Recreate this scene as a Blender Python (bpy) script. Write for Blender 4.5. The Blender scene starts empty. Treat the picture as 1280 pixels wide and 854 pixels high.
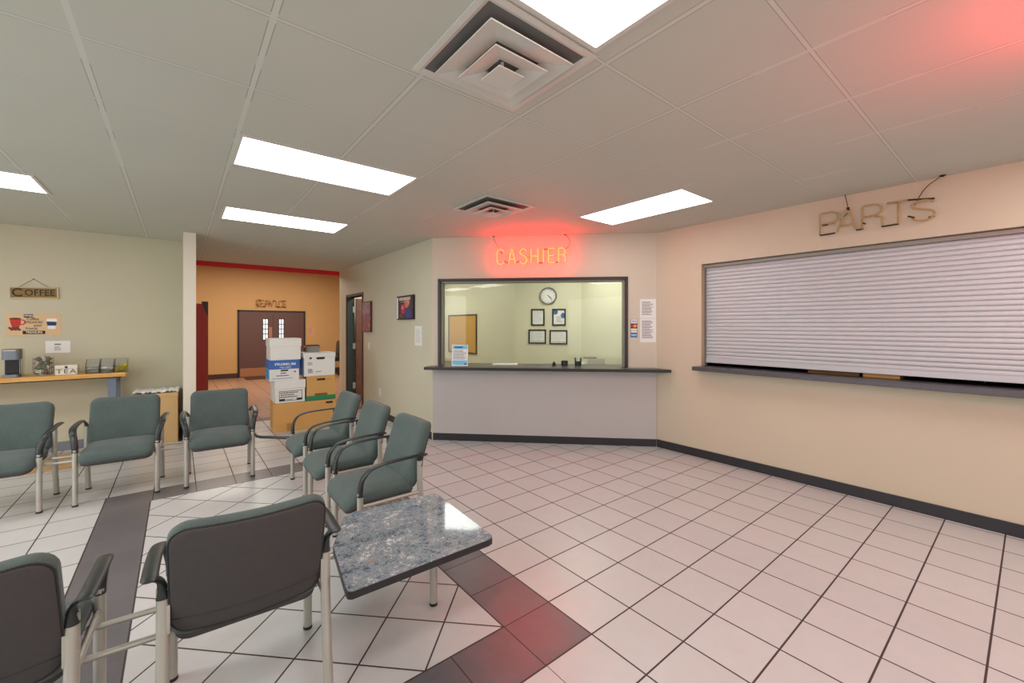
import bpy, bmesh, math, random
from mathutils import Vector, Matrix
random.seed(7)
PI = math.pi
C = bpy.context.scene.collection
R = math.radians

# ------------------------------------------------------------------ helpers
def lin(c):
    return tuple(((v/255)/12.92 if v/255 <= .04045 else ((v/255+.055)/1.055)**2.4) for v in c) + (1.0,)

class N:
    """tiny node-graph helper"""
    def __init__(s, name):
        s.m = bpy.data.materials.new(name); s.m.use_nodes = True
        s.t = s.m.node_tree; s.n = s.t.nodes; s.b = s.n['Principled BSDF']; s.out = s.n['Material Output']
    def link(s, a, b): s.t.links.new(a, b)
    def node(s, ty, **kw):
        n = s.n.new(ty)
        for k, v in kw.items(): setattr(n, k, v)
        return n
    def put(s, sock, v):
        if v is None: return
        if hasattr(v, 'is_output'): s.link(v, sock)
        else: sock.default_value = v
    def M(s, op, a, b=None, c=None):
        n = s.node('ShaderNodeMath', operation=op)
        for i, v in enumerate((a, b, c)): s.put(n.inputs[i], v)
        return n.outputs[0]
    def mix(s, f, a, b):
        n = s.node('ShaderNodeMix', data_type='RGBA')
        s.put(n.inputs[0], f); s.put(n.inputs[6], a); s.put(n.inputs[7], b)
        return n.outputs[2]
    def noise(s, scale, detail=3, rough=.5, vec=None, dist=0):
        n = s.node('ShaderNodeTexNoise'); n.inputs['Scale'].default_value = scale
        n.inputs['Detail'].default_value = detail; n.inputs['Roughness'].default_value = rough
        n.inputs['Distortion'].default_value = dist
        if vec is None: vec = s.obj()
        s.link(vec, n.inputs['Vector']); return n.outputs['Fac']
    def obj(s): return s.node('ShaderNodeTexCoord').outputs['Object']
    def pos(s):
        g = s.node('ShaderNodeNewGeometry'); x = s.node('ShaderNodeSeparateXYZ'); s.link(g.outputs['Position'], x.inputs[0])
        return g.outputs['Position'], x.outputs[0], x.outputs[1], x.outputs[2]
    def bump(s, h, strength=.2, dist=.01):
        b = s.node('ShaderNodeBump'); b.inputs['Strength'].default_value = strength; b.inputs['Distance'].default_value = dist
        s.link(h, b.inputs['Height']); s.link(b.outputs[0], s.b.inputs['Normal'])
    def ramp(s, f, stops):
        r = s.node('ShaderNodeValToRGB'); s.link(f, r.inputs[0]); e = r.color_ramp.elements
        while len(e) < len(stops): e.new(.5)
        for i, (p, c) in enumerate(stops): e[i].position = p; e[i].color = c
        return r.outputs[0]

def mat(name, col, rough=.6, metal=0, var=.06, scale=6, bump=0, bscale=200, spec=.5, emis=None, estr=0):
    g = N(name); a = lin(col)
    f = g.noise(scale, 4)
    d = tuple(max(0, v*(1-var)) for v in a[:3])+(1,); u = tuple(min(1, v*(1+var)) for v in a[:3])+(1,)
    g.link(g.mix(f, d, u), g.b.inputs['Base Color'])
    g.b.inputs['Roughness'].default_value = rough; g.b.inputs['Metallic'].default_value = metal
    g.b.inputs['Specular IOR Level'].default_value = spec
    if bump: g.bump(g.noise(bscale, 2), bump, .004)
    if emis:
        g.b.inputs['Emission Color'].default_value = emis; g.b.inputs['Emission Strength'].default_value = estr
    return g.m

def mesh_obj(name, bm, m, parent=None, smooth=False, loc=None, rot=None):
    me = bpy.data.meshes.new(name); bmesh.ops.recalc_face_normals(bm, faces=bm.faces); bm.to_mesh(me); bm.free()
    if smooth:
        for p in me.polygons: p.use_smooth = True
    o = bpy.data.objects.new(name, me); C.objects.link(o)
    if m: me.materials.append(m)
    if parent: o.parent = parent
    if loc: o.location = loc
    if rot: o.rotation_euler = rot
    return o

def auto_smooth(o, ang=40):
    me = o.data
    for p in me.polygons: p.use_smooth = True
    bm = bmesh.new(); bm.from_mesh(me)
    for e in bm.edges:
        if len(e.link_faces) == 2 and e.calc_face_angle(0) > R(ang): e.smooth = False
    bm.to_mesh(me); bm.free()
    return o

def tag(o, label=None, cat=None, group=None, kind=None):
    if label: o['label'] = label
    if cat: o['category'] = cat
    if group: o['group'] = group
    if kind: o['kind'] = kind
    return o

def empty(name, loc=(0,0,0), rz=0, label=None, cat=None, group=None):
    o = bpy.data.objects.new(name, None); C.objects.link(o); o.location = loc; o.rotation_euler = (0,0,rz); o.empty_display_size = .1
    return tag(o, label, cat, group)

def copy_tree(o, parent=None):
    c = o.copy(); C.objects.link(c)
    if parent: c.parent = parent
    for ch in list(o.children): copy_tree(ch, c)
    return c

def BM(): return bmesh.new()

def box(bm, x0, x1, y0, y1, z0, z1, bev=0, seg=2, M=None):
    r = bmesh.ops.create_cube(bm, size=1)
    vs = r['verts']
    for v in vs:
        v.co = Vector(((x0+x1)/2+v.co.x*(x1-x0), (y0+y1)/2+v.co.y*(y1-y0), (z0+z1)/2+v.co.z*(z1-z0)))
    if bev:
        es = list({e for v in vs for e in v.link_edges})
        r = bmesh.ops.bevel(bm, geom=es, offset=bev, segments=seg, affect='EDGES', profile=.5)
        vs = list({v for f in r['faces'] for v in f.verts} | {v for v in vs if v.is_valid})
    if M is not None:
        for v in vs: v.co = M @ v.co
    return vs

def prism(bm, poly, z0, z1, M=None):
    a = [bm.verts.new((p[0], p[1], z0)) for p in poly]; b = [bm.verts.new((p[0], p[1], z1)) for p in poly]
    n = len(poly)
    bm.faces.new(a[::-1]); bm.faces.new(b)
    for i in range(n): bm.faces.new((a[i], a[(i+1)%n], b[(i+1)%n], b[i]))
    if M is not None:
        for v in a+b: v.co = M @ v.co
    return a+b

def smooth_path(pts, n=6):
    P = [Vector(p) for p in pts]; out = []
    for i in range(len(P)-1):
        p0 = P[max(i-1,0)]; p1 = P[i]; p2 = P[i+1]; p3 = P[min(i+2,len(P)-1)]
        for k in range(n):
            t = k/n
            out.append(.5*((2*p1)+(-p0+p2)*t+(2*p0-5*p1+4*p2-p3)*t*t+(-p0+3*p1-3*p2+p3)*t**3))
    out.append(P[-1]); return out

def sweep(bm, pts, w, h=None, seg=10, side=None, cap=True, M=None):
    """elliptic sweep; w, h: radius or list of radii; side: vector the w radius keeps to"""
    P = [Vector(p) for p in pts]; n = len(P)
    W = w if isinstance(w, (list, tuple)) else [w]*n
    H = h if isinstance(h, (list, tuple)) else ([h]*n if h else W)
    rings = []; ref = None
    for i in range(n):
        t = (P[min(i+1,n-1)]-P[max(i-1,0)]).normalized()
        if side is not None: s = Vector(side); s = (s - t*s.dot(t)).normalized()
        else:
            if ref is None:
                ref = Vector((0,0,1)) if abs(t.z) < .9 else Vector((1,0,0))
            s = (ref - t*ref.dot(t)).normalized(); ref = s
        q = t.cross(s)
        ring = []
        for k in range(seg):
            a = 2*PI*k/seg
            co = P[i]+s*math.cos(a)*W[i]+q*math.sin(a)*H[i]
            if M is not None: co = M @ co
            ring.append(bm.verts.new(co))
        rings.append(ring)
    for i in range(n-1):
        for k in range(seg):
            bm.faces.new((rings[i][k], rings[i][(k+1)%seg], rings[i+1][(k+1)%seg], rings[i+1][k]))
    if cap: bm.faces.new(rings[0][::-1]); bm.faces.new(rings[-1])

def cyl(bm, a, b, r, seg=14, r2=None, M=None): sweep(bm, [a, b], [r, r if r2 is None else r2], None, seg, None, True, M)

def lathe(bm, prof, seg=24, M=None):
    rings = []
    for r, z in prof:
        rings.append([bm.verts.new((r*math.cos(2*PI*k/seg), r*math.sin(2*PI*k/seg), z)) for k in range(seg)])
    for i in range(len(prof)-1):
        for k in range(seg): bm.faces.new((rings[i][k], rings[i][(k+1)%seg], rings[i+1][(k+1)%seg], rings[i+1][k]))
    bm.faces.new(rings[0][::-1]); bm.faces.new(rings[-1])
    if M is not None:
        for rr in rings:
            for v in rr: v.co = M @ v.co

def rrect(hx, hy, r, n=8):
    r = max(min(r, hx-1e-4, hy-1e-4), 1e-4); out = []
    for cx, cy, a0 in ((hx-r, hy-r, 0), (-hx+r, hy-r, PI/2), (-hx+r, -hy+r, PI), (hx-r, -hy+r, 1.5*PI)):
        for k in range(n+1):
            a = a0+PI/2*k/n; out.append((cx+r*math.cos(a), cy+r*math.sin(a)))
        # straight midpoints keep the loops even
    return out

def dense(poly, m=.05):
    out = []
    for i, p in enumerate(poly):
        q = poly[(i+1)%len(poly)]; d = math.dist(p, q); k = max(1, int(round(d/m)))
        for j in range(k): out.append((p[0]+(q[0]-p[0])*j/k, p[1]+(q[1]-p[1])*j/k))
    return out

def pad(bm, hx, hy, r, layers, fn):
    """cushion: layers = [(inset, height)], closed by shrinking rings; fn maps (x, y, h) to a point"""
    base = dense(rrect(hx, hy, r, 6)); rings = []
    for ins, h in layers:
        sx, sy = max(hx-ins, .004)/hx, max(hy-ins, .004)/hy
        rings.append([bm.verts.new(fn(x*sx, y*sy, h)) for x, y in base])
    n = len(base)
    for a, b in zip(rings, rings[1:]):
        for k in range(n): bm.faces.new((a[k], a[(k+1)%n], b[(k+1)%n], b[k]))
    bm.faces.new(rings[0][::-1]); bm.faces.new(rings[-1])

def text_mesh(name, body, size, m, parent, M, depth=.001, align='CENTER', sx=1, space=1):
    cu = bpy.data.curves.new(name, 'FONT'); cu.body = body; cu.size = size; cu.align_x = align; cu.align_y = 'CENTER'
    cu.extrude = depth; cu.offset = size*.012; cu.resolution_u = 3; cu.space_character = space
    t = bpy.data.objects.new(name+'_curve', cu); C.objects.link(t)
    dg = bpy.context.evaluated_depsgraph_get(); me = bpy.data.meshes.new_from_object(t.evaluated_get(dg))
    bpy.data.objects.remove(t); bpy.data.curves.remove(cu)
    me.materials.clear(); me.materials.append(m)
    me.transform(M @ Matrix.Diagonal((sx, 1, 1, 1)))
    o = bpy.data.objects.new(name, me); C.objects.link(o)
    if parent: o.parent = parent
    return o

def frame_M(origin, right, up=(0,0,1)):
    """matrix whose x is right, y is up, z faces out of the surface"""
    x = Vector(right).normalized(); y = Vector(up).normalized(); z = x.cross(y)
    return Matrix(((x.x,y.x,z.x,origin[0]),(x.y,y.y,z.y,origin[1]),(x.z,y.z,z.z,origin[2]),(0,0,0,1)))

def lines_bm(rows, x0, x1, y0, y1, gapf=.5, M=None, z=.0023, ragged=.35):
    """print-like rows of dark word strokes"""
    bm = BM(); rng = random.Random(int((x1-x0)*1e4)+rows)
    h = (y1-y0)/rows
    for i in range(rows):
        y = y1-h*(i+.5); x = x0; end = x1-(x1-x0)*ragged*rng.random()
        while x < end:
            w = (x1-x0)*rng.uniform(.05, .16); w = min(w, end-x)
            box(bm, x, x+w*.86, y-h*gapf/2, y+h*gapf/2, z-.0006, z, M=M); x += w
    return bm

# ------------------------------------------------------------------ materials
S_T = .3073
def floor_material():
    g = N('floor_tile'); P, x, y, z = g.pos(); M = g.M
    def gt(a, b): return M('GREATER_THAN', a, b)
    def lt(a, b): return M('LESS_THAN', a, b)
    def grid(ax, px, ay, py, hw):
        dx = M('PINGPONG', M('SUBTRACT', ax, px), S_T/2); dy = M('PINGPONG', M('SUBTRACT', ay, py), S_T/2)
        return lt(M('MINIMUM', dx, dy), hw)
    def sdf(x0, x1, y0, y1):
        dx = M('SUBTRACT', M('ABSOLUTE', M('SUBTRACT', x, (x0+x1)/2)), (x1-x0)/2)
        dy = M('SUBTRACT', M('ABSOLUTE', M('SUBTRACT', y, (y0+y1)/2)), (y1-y0)/2)
        return M('MAXIMUM', dx, dy)
    IX0, IX1, IY0, IY1 = -.19, 1.2815, 1.672, 4.80
    OX0, OX1, OY0, OY1 = -.497, 1.590, 1.362, 5.107
    di, do = sdf(IX0, IX1, IY0, IY1), sdf(OX0, OX1, OY0, OY1)
    inner = lt(di, 0); outer = lt(do, 0); border = M('SUBTRACT', outer, inner)
    hw = .0042
    edge = M('MAXIMUM', lt(M('ABSOLUTE', di), hw), lt(M('ABSOLUTE', do), hw))
    right = gt(x, 1.2835)
    px = M('ADD', .13, M('MULTIPLY', right, 1.590-.13))
    far = M('MULTIPLY', gt(y, 4.81), M('SUBTRACT', 1, right))
    py = M('ADD', 1.362, M('MULTIPLY', far, 5.107-1.362))
    main = grid(x, px, y, py, hw)
    u = M('MULTIPLY', M('ADD', x, y), .70711); v = M('MULTIPLY', M('SUBTRACT', x, y), .70711)
    diag = grid(u, 2.0884, v, -.2761, hw)
    bx1 = M('MULTIPLY', lt(M('PINGPONG', M('SUBTRACT', x, 1.590), S_T/2), hw*.7), lt(y, IY0))
    bx2 = M('MULTIPLY', lt(M('PINGPONG', M('SUBTRACT', x, .13), S_T/2), hw*.7), M('MULTIPLY', gt(y, IY1), gt(x, -.3)))
    by = M('MULTIPLY', lt(M('PINGPONG', M('SUBTRACT', y, 1.362), S_T/2), hw*.7), gt(x, IX1))
    bord = M('MAXIMUM', bx1, M('MAXIMUM', bx2, by))
    line = M('ADD', M('MULTIPLY', inner, diag), M('ADD', M('MULTIPLY', border, bord), M('MULTIPLY', M('SUBTRACT', 1, outer), main)))
    line = M('MINIMUM', 1, M('MAXIMUM', line, edge))
    # per-tile tone
    def cell(ax, pa, ay, pb):
        c = g.node('ShaderNodeCombineXYZ')
        g.link(M('FLOOR', M('DIVIDE', M('SUBTRACT', ax, pa), S_T)), c.inputs[0]); g.link(M('FLOOR', M('DIVIDE', M('SUBTRACT', ay, pb), S_T)), c.inputs[1])
        w = g.node('ShaderNodeTexWhiteNoise'); g.link(c.outputs[0], w.inputs['Vector']); return w.outputs['Value']
    tone = M('ADD', M('MULTIPLY', inner, cell(u, 2.0884, v, -.2761)), M('MULTIPLY', M('SUBTRACT', 1, inner), cell(x, px, y, py)))
    mott = g.noise(9, 5, .6, P)
    k = M('ADD', M('MULTIPLY', tone, .35), M('MULTIPLY', mott, .65))
    white = g.mix(k, lin((185,183,182)), lin((201,199,198)))
    dark = g.mix(k, lin((88,84,88)), lin((110,105,109)))
    brown = g.mix(k, lin((150,112,88)), lin((172,130,104)))  # tan-brown hall tiles, the hall's dim warm light mixed into the colour
    hall = gt(y, 8.02); band = M('MULTIPLY', gt(y, 7.72), lt(y, 8.02))
    base = g.mix(border, white, dark); base = g.mix(hall, base, brown)
    base = g.mix(M('MULTIPLY', band, gt(x, .17)), base, lin((104,72,60)))
    col = g.mix(line, base, lin((62,48,46)))
    g.link(col, g.b.inputs['Base Color'])
    g.link(M('ADD', .27, M('ADD', M('MULTIPLY', line, .4), M('MULTIPLY', mott, .08))), g.b.inputs['Roughness'])
    g.bump(M('SUBTRACT', 1, line), .25, .002)
    return g.m

def ceiling_material():
    g = N('ceiling_tile'); P, x, y, z = g.pos(); M = g.M
    dx = M('PINGPONG', M('SUBTRACT', x, .285), .305); dy = M('PINGPONG', M('SUBTRACT', y, .60), .305)
    teex = M('LESS_THAN', dx, .011); teey = M('LESS_THAN', dy, .008)
    tee = M('MAXIMUM', teex, teey)
    rng = g.noise(1.7, 2, .5, P)
    rx = M('MULTIPLY', M('LESS_THAN', M('ABSOLUTE', M('SUBTRACT', dx, .0125)), .0022), M('LESS_THAN', rng, .56))
    ry = M('LESS_THAN', M('ABSOLUTE', M('SUBTRACT', dy, .009)), .0019)
    gap = M('MULTIPLY', M('MAXIMUM', rx, ry), M('SUBTRACT', 1, M('MULTIPLY', tee, .9)))
    fine = g.noise(160, 3, .6, P); big = g.noise(1.1, 3, .5, P)
    tile = g.mix(M('ADD', M('MULTIPLY', fine, .5), M('MULTIPLY', big, .5)), lin((187,190,179)), lin((203,206,195)))
    col = g.mix(tee, tile, lin((205,208,199))); col = g.mix(M('MULTIPLY', gap, .5), col, lin((96,92,86)))
    g.link(col, g.b.inputs['Base Color']); g.b.inputs['Roughness'].default_value = .75
    g.b.inputs['Specular IOR Level'].default_value = .25
    g.bump(M('ADD', M('MULTIPLY', fine, .25), M('MULTIPLY', tee, .4)), .2, .003)
    return g.m

def wall_material(name, col, rough=.55):
    g = N(name); P, x, y, z = g.pos(); a = lin(col)
    f = g.noise(1.3, 4, .6, P)
    g.link(g.mix(f, tuple(v*.95 for v in a[:3])+(1,), tuple(min(1, v*1.05) for v in a[:3])+(1,)), g.b.inputs['Base Color'])
    g.b.inputs['Roughness'].default_value = rough; g.b.inputs['Specular IOR Level'].default_value = .3
    g.bump(g.noise(140, 3, .6, P), .12, .003)
    return g.m

def granite_material():
    g = N('table_laminate'); o = g.obj(); M = g.M
    a = g.noise(7, 10, .78, o, .5); b = g.noise(46, 8, .8, o, .6); c = g.noise(190, 3, .7, o)
    f = M('ADD', M('MULTIPLY', a, .36), M('ADD', M('MULTIPLY', b, .42), M('MULTIPLY', c, .22)))
    col = g.ramp(f, [(.40, lin((36,44,58))), (.455, lin((78,92,106))), (.495, lin((150,162,170))), (.52, lin((100,104,112))), (.575, lin((222,226,228)))])
    g.link(col, g.b.inputs['Base Color']); g.b.inputs['Roughness'].default_value = .09; g.b.inputs['Coat Weight'].default_value = .6; g.b.inputs['Coat Roughness'].default_value = .03
    return g.m

def wood_material(name, c1, c2, sc=3, rough=.4):
    g = N(name); o = g.obj()
    mp = g.node('ShaderNodeMapping'); g.link(o, mp.inputs[0]); mp.inputs['Scale'].default_value = (1.2, 14, 14)
    f = g.noise(sc, 5, .6, mp.outputs[0], .6)
    g.link(g.ramp(f, [(.35, lin(c1)), (.65, lin(c2))]), g.b.inputs['Base Color']); g.b.inputs['Roughness'].default_value = rough
    return g.m

def fabric_material():
    g = N('seat_fabric'); o = g.obj(); M = g.M
    v = g.node('ShaderNodeTexVoronoi'); v.inputs['Scale'].default_value = 330; g.link(o, v.inputs['Vector'])
    f = g.noise(5, 4, .6, o)
    k = M('ADD', M('MULTIPLY', v.outputs['Distance'], .5), M('MULTIPLY', f, .5))
    g.link(g.ramp(k, [(.2, lin((62,72,70))), (.7, lin((88,100,97)))]), g.b.inputs['Base Color'])
    g.b.inputs['Roughness'].default_value = .85; g.b.inputs['Specular IOR Level'].default_value = .25
    g.b.inputs['Sheen Weight'].default_value = .15
    g.bump(v.outputs['Distance'], .35, .002)
    return g.m

def glass_material(name, tint=(1,1,1,1), refl=.6):
    g = N(name); g.n.remove(g.b)
    tr = g.node('ShaderNodeBsdfTransparent'); tr.inputs[0].default_value = tint
    gl = g.node('ShaderNodeBsdfGlossy'); gl.inputs['Roughness'].default_value = .02
    fr = g.node('ShaderNodeFresnel'); fr.inputs[0].default_value = 1.45
    mx = g.node('ShaderNodeMixShader'); g.link(g.M('MULTIPLY', fr.outputs[0], refl), mx.inputs[0])
    g.link(tr.outputs[0], mx.inputs[1]); g.link(gl.outputs[0], mx.inputs[2]); g.link(mx.outputs[0], g.out.inputs[0])
    return g.m

def glow(name, col, strength):
    g = N(name); g.b.inputs['Base Color'].default_value = col; g.b.inputs['Emission Color'].default_value = col
    g.b.inputs['Emission Strength'].default_value = strength; g.b.inputs['Roughness'].default_value = .4
    return g.m

m_floor = floor_material(); m_ceil = ceiling_material()
m_coffee = wall_material('paint_olive_beige', (196,189,165)); m_parts = wall_material('paint_peach_beige', (201,189,168))
m_cash = wall_material('paint_light_beige', (205,194,177)); m_door_w = wall_material('paint_beige_green', (206,201,180))
m_cream = wall_material('paint_cream', (224,218,202)); m_hall = wall_material('paint_peach', (200,156,102))
m_office = wall_material('paint_pale_green', (214,209,184)); m_panel = wall_material('grey_laminate', (186,182,181), .4)
m_red = mat('red_paint', (214,20,28), .5); m_dark = mat('dark_room', (52,46,44), .8)
m_base = mat('black_vinyl_base', (40,39,44), .45, var=.1); m_base_sheen = mat('sheen_vinyl_base', (120,122,128), .45)  # coffee-wall base: black vinyl greyed, reflected light put into the colour
m_base_brown = mat('brown_vinyl_base', (66,44,36), .5)
m_black = mat('black_frame', (34,33,32), .4); m_counter = mat('black_counter', (72,71,77), .32, var=.2, scale=60)
m_glass = glass_material('window_glass', (.95,.97,.94,1)); m_clear = glass_material('clear_plastic', (.955,.97,.96,1), 1.3)
m_fab = fabric_material(); m_shade_fab = mat('shaded_fabric', (70,66,66), .85, var=.12, scale=40, bump=.3, bscale=500)  # chair backs: same green fabric, its shade painted in as dark brown-grey
m_pipe = mat('seam_piping', (46,50,50), .8)
m_steel = mat('silver_tube', (186,182,172), .38, .55, var=.05); m_arm = mat('black_armrest', (38,42,43), .34, var=.1)
m_foot = mat('black_glide', (30,30,30), .6)
m_granite = granite_material(); m_edge = mat('dark_table_edge', (38,34,38), .45)
m_alu = mat('shutter_slat', (192,193,197), .42, .15, var=.03); m_grey_metal = mat('grey_metal', (138,134,126), .45, .4)
m_jamb = mat('jamb_tan', (192,166,136), .6); m_ledge = mat('ledge_charcoal', (76,74,80), .35, var=.1, scale=40)
m_white = mat('white_enamel', (208,206,198), .5, var=.03); m_paper = mat('white_paper', (232,230,228), .8, var=.02)
m_ink = mat('grey_ink', (120,116,120), .9); m_dink = mat('dark_ink', (52,46,50), .9); m_blue_ink = mat('blue_ink', (58,104,176), .7)
m_card = mat('tan_cardboard', (208,158,92), .8, var=.06, scale=4); m_card_d = mat('brown_cardboard', (120,84,44), .8)
m_card_p = mat('plain_cardboard', (206,168,116), .8, var=.06); m_wbox = mat('white_cardboard', (226,224,220), .75, var=.03)
m_green = mat('green_band', (40,130,84), .7); m_tape = mat('packing_tape', (170,126,60), .3)
m_butcher = wood_material('butcher_block', (196,140,68), (226,176,100)); m_ply = wood_material('plywood', (176,138,92), (200,162,112))
m_signwood = wood_material('sign_wood', (112,84,24), (148,112,40)); m_cream_wood = mat('sign_edge', (206,190,150), .6)
m_leg_grey = mat('blue_grey_steel', (112,124,140), .5, .2, var=.1)
m_doorwood = wood_material('brown_door_wood', (104,66,52), (124,80,64), 2, .45); m_doorgreen = mat('dark_green_jamb', (48,56,54), .45)
m_brownframe = mat('brown_frame', (78,52,40), .5); m_halldoor = mat('plum_brown_door', (96,66,60), .5, var=.05)
m_copper = mat('copper_kick', (176,120,84), .45, .3)
m_chrome = mat('brushed_steel', (200,200,198), .3, .8)
m_diff = glow('diffuser_lit', (1, 1, .985, 1), 5.4)
m_neon = glow('neon_lit', (1, .0062, .0007, 1), 110.0)
m_neon_off = mat('neon_unlit', (176,148,96), .25, var=.1); m_neon_black = mat('blockout_paint', (34,26,22), .5)
m_wire = mat('sign_wire', (92,58,44), .6); m_duct_shade = mat('duct_shade', (104,104,101), .8)
m_cork = mat('cork', (196,150,72), .9, var=.14, scale=70)

# ------------------------------------------------------------------ setting
def struct(name, bm, m, parent=None, label=None):
    o = mesh_obj(name, bm, m, parent)
    if not parent: o['kind'] = 'structure'
    if label: o['label'] = label
    return o

H = 2.70
XW, XD, YCF = 4.72, 2.66, 7.42
bm = BM(); box(bm, -5.2, 8.2, -3.7, 15.0, -.1, 0); struct('floor', bm, m_floor)
bm = BM(); box(bm, -5.2, 6.4, -3.7, 9.35, H, H+.06); struct('ceiling', bm, m_ceil)
bm = BM(); box(bm, -4.2, 8.2, 9.35, 15.0, 3.35, 3.41); struct('ceiling_hall', bm, m_white)
bm = BM(); box(bm, .175, 3.2, 9.352, 9.42, 2.615, 3.35); struct('trim_1', bm, m_red)
bm = BM(); box(bm, -5.1, .046, YCF, YCF+.12, 0, H); struct('wall_coffee', bm, m_coffee)
bm = BM(); box(bm, .046, .174, 6.65, 9.35, 0, H); struct('wall_wing', bm, m_cream)
bm = BM(); box(bm, -5.2, -5.1, -3.6, 7.54, 0, H); struct('wall_left', bm, m_coffee)
bm = BM(); box(bm, -5.2, 6.4, -3.7, -3.6, 0, H); struct('wall_back', bm, m_coffee)
# wall with the office door
DY0, DY1, DZ = 7.77, 8.66, 2.10
bm = BM(); box(bm, XD, XD+.13, 5.04, DY0, 0, H); box(bm, XD, XD+.13, DY1, 9.05, 0, H); box(bm, XD, XD+.13, DY0, DY1, DZ, H); struct('wall_door_side', bm, m_door_w)
# angled cashier wall, built along s from C2 to C1
C2, C1 = Vector((2.66, 5.04, 0)), Vector((4.72, 2.98, 0)); ES = (C1-C2).normalized(); LS = (C1-C2).length
MC = frame_M(C2, ES)          # local x along the wall, y up, z toward the waiting room
def cbox(bm, s0, s1, z0, z1, d0, d1, bev=0): return box(bm, s0, s1, z0, z1, d0, d1, bev, M=MC)   # d>0 stands out into the room
WS0, WS1, WZ0, WZ1 = .08, 2.556, .955, 2.145
bm = BM(); cbox(bm, 0, WS0, 0, H, -.13, 0); cbox(bm, WS1, LS, 0, H, -.13, 0); cbox(bm, WS0, WS1, WZ1, H, -.13, 0); cbox(bm, WS0, WS1, 0, WZ0, -.13, 0)
struct('wall_cashier', bm, m_cash)
bm = BM(); cbox(bm, .012, LS-.008, .095, WZ0, 0, .012); struct('trim_2', bm, m_panel)
# parts wall
PY0, PY1, PZ0, PZ1 = -.9, 2.405, 1.06, 2.235
bm = BM(); box(bm, XW, XW+.14, PY1, 2.98, 0, H); box(bm, XW, XW+.14, -3.6, PY0, 0, H); box(bm, XW, XW+.14, PY0, PY1, PZ1, H); box(bm, XW, XW+.14, PY0, PY1, 0, PZ0-.045)
struct('wall_parts', bm, m_parts)
bm = BM(); box(bm, XW+.001, XW+.139, PY1-.003, PY1+.0, PZ0, PZ1); struct('trim_3', bm, m_jamb)
# baseboards
bm = BM(); cbox(bm, .012, LS-.01, 0, .095, 0, .014); struct('baseboard_cashier', bm, m_base)
bm = BM(); box(bm, XW-.014, XW, -3.6, 2.97, 0, .095); struct('baseboard_parts', bm, m_base)
bm = BM(); box(bm, XD-.012, XD, 5.06, DY0-.06, 0, .095); struct('baseboard_door_side', bm, m_base)
bm = BM(); box(bm, -5.1, .046, YCF-.012, YCF, 0, .11); struct('baseboard_coffee', bm, m_base_sheen)
# cashier's office behind the glass
bm = BM(); box(bm, 4.77, 4.9, 5.88, 9.17, 0, H); struct('wall_office_left', bm, m_office)
bm = BM(); prism(bm, [(4.77,5.88),(5.61,5.04),(5.72,5.04),(4.9,5.95)], 0, H); struct('wall_office_angle', bm, m_office)
bm = BM(); box(bm, 5.61, 5.72, 2.86, 5.04, 0, H); struct('wall_office_right', bm, m_office)
bm = BM(); box(bm, XD, 4.9, 9.05, 9.17, 0, H); struct('wall_office_back', bm, m_office)
bm = BM(); box(bm, XW+.14, 5.72, 2.86, 2.98, 0, H); struct('wall_office_end', bm, m_office)
# dark parts room behind the shutter
bm = BM(); box(bm, 6.3, 6.4, -3.6, 2.98, 0, H); box(bm, 5.72, 6.4, 2.9, 2.98, 0, H); struct('wall_parts_room', bm, m_dark)
# hall
HY = 14.70
bm = BM(); box(bm, -4.2, 8.2, HY, HY+.1, 0, 3.4); struct('wall_hall_far', bm, m_hall)
bm = BM(); box(bm, -4.2, -4.1, 7.54, HY, 0, 3.4); struct('wall_hall_left', bm, m_hall)
bm = BM(); box(bm, 8.1, 8.2, 9.17, HY, 0, 3.4); struct('wall_hall_right', bm, m_hall)
bm = BM(); box(bm, -4.1, 1.36, HY-.015, HY, 0, .14); box(bm, 3.19, 8.1, HY-.015, HY, 0, .14); struct('baseboard_hall', bm, m_base_brown)

# office door (open into the office)
bm = BM()
box(bm, XD-.012, XD+.142, DY0-.055, DY0, 0, DZ); box(bm, XD-.012, XD+.142, DY0-.055, DY1+.05, DZ, DZ+.05); box(bm, XD-.012, XD+.0, DY1, DY1+.05, 0, DZ)
d2 = struct('door_2', bm, m_brownframe)
bm = BM(); box(bm, XD, XD+.142, DY1-.01, DY1+.05, 0, DZ); struct('jamb', bm, m_doorgreen, d2)
bm = BM(); box(bm, XD+.16, XD+1.03, DY1-.06, DY1-.015, .012, DZ-.02); lf = struct('door_leaf', bm, m_doorwood, d2, 'brown wooden door leaf standing open')
for hz in (.32, 1.12, 1.86):
    bm = BM(); box(bm, XD+.105, XD+.165, DY1-.022, DY1-.008, hz-.06, hz+.06); cyl(bm, (XD+.15, DY1-.03, hz-.06), (XD+.15, DY1-.03, hz+.06), .012, 10); mesh_obj('hinge', bm, m_chrome, d2)
bm = BM(); cyl(bm, (XD+.96, DY1-.06, 1.0), (XD+.96, DY1-.11, 1.0), .012); cyl(bm, (XD+.97, DY1-.11, 1.0), (XD+.84, DY1-.11, 1.0), .011); mesh_obj('door_handle', bm, m_chrome, lf)

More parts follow.
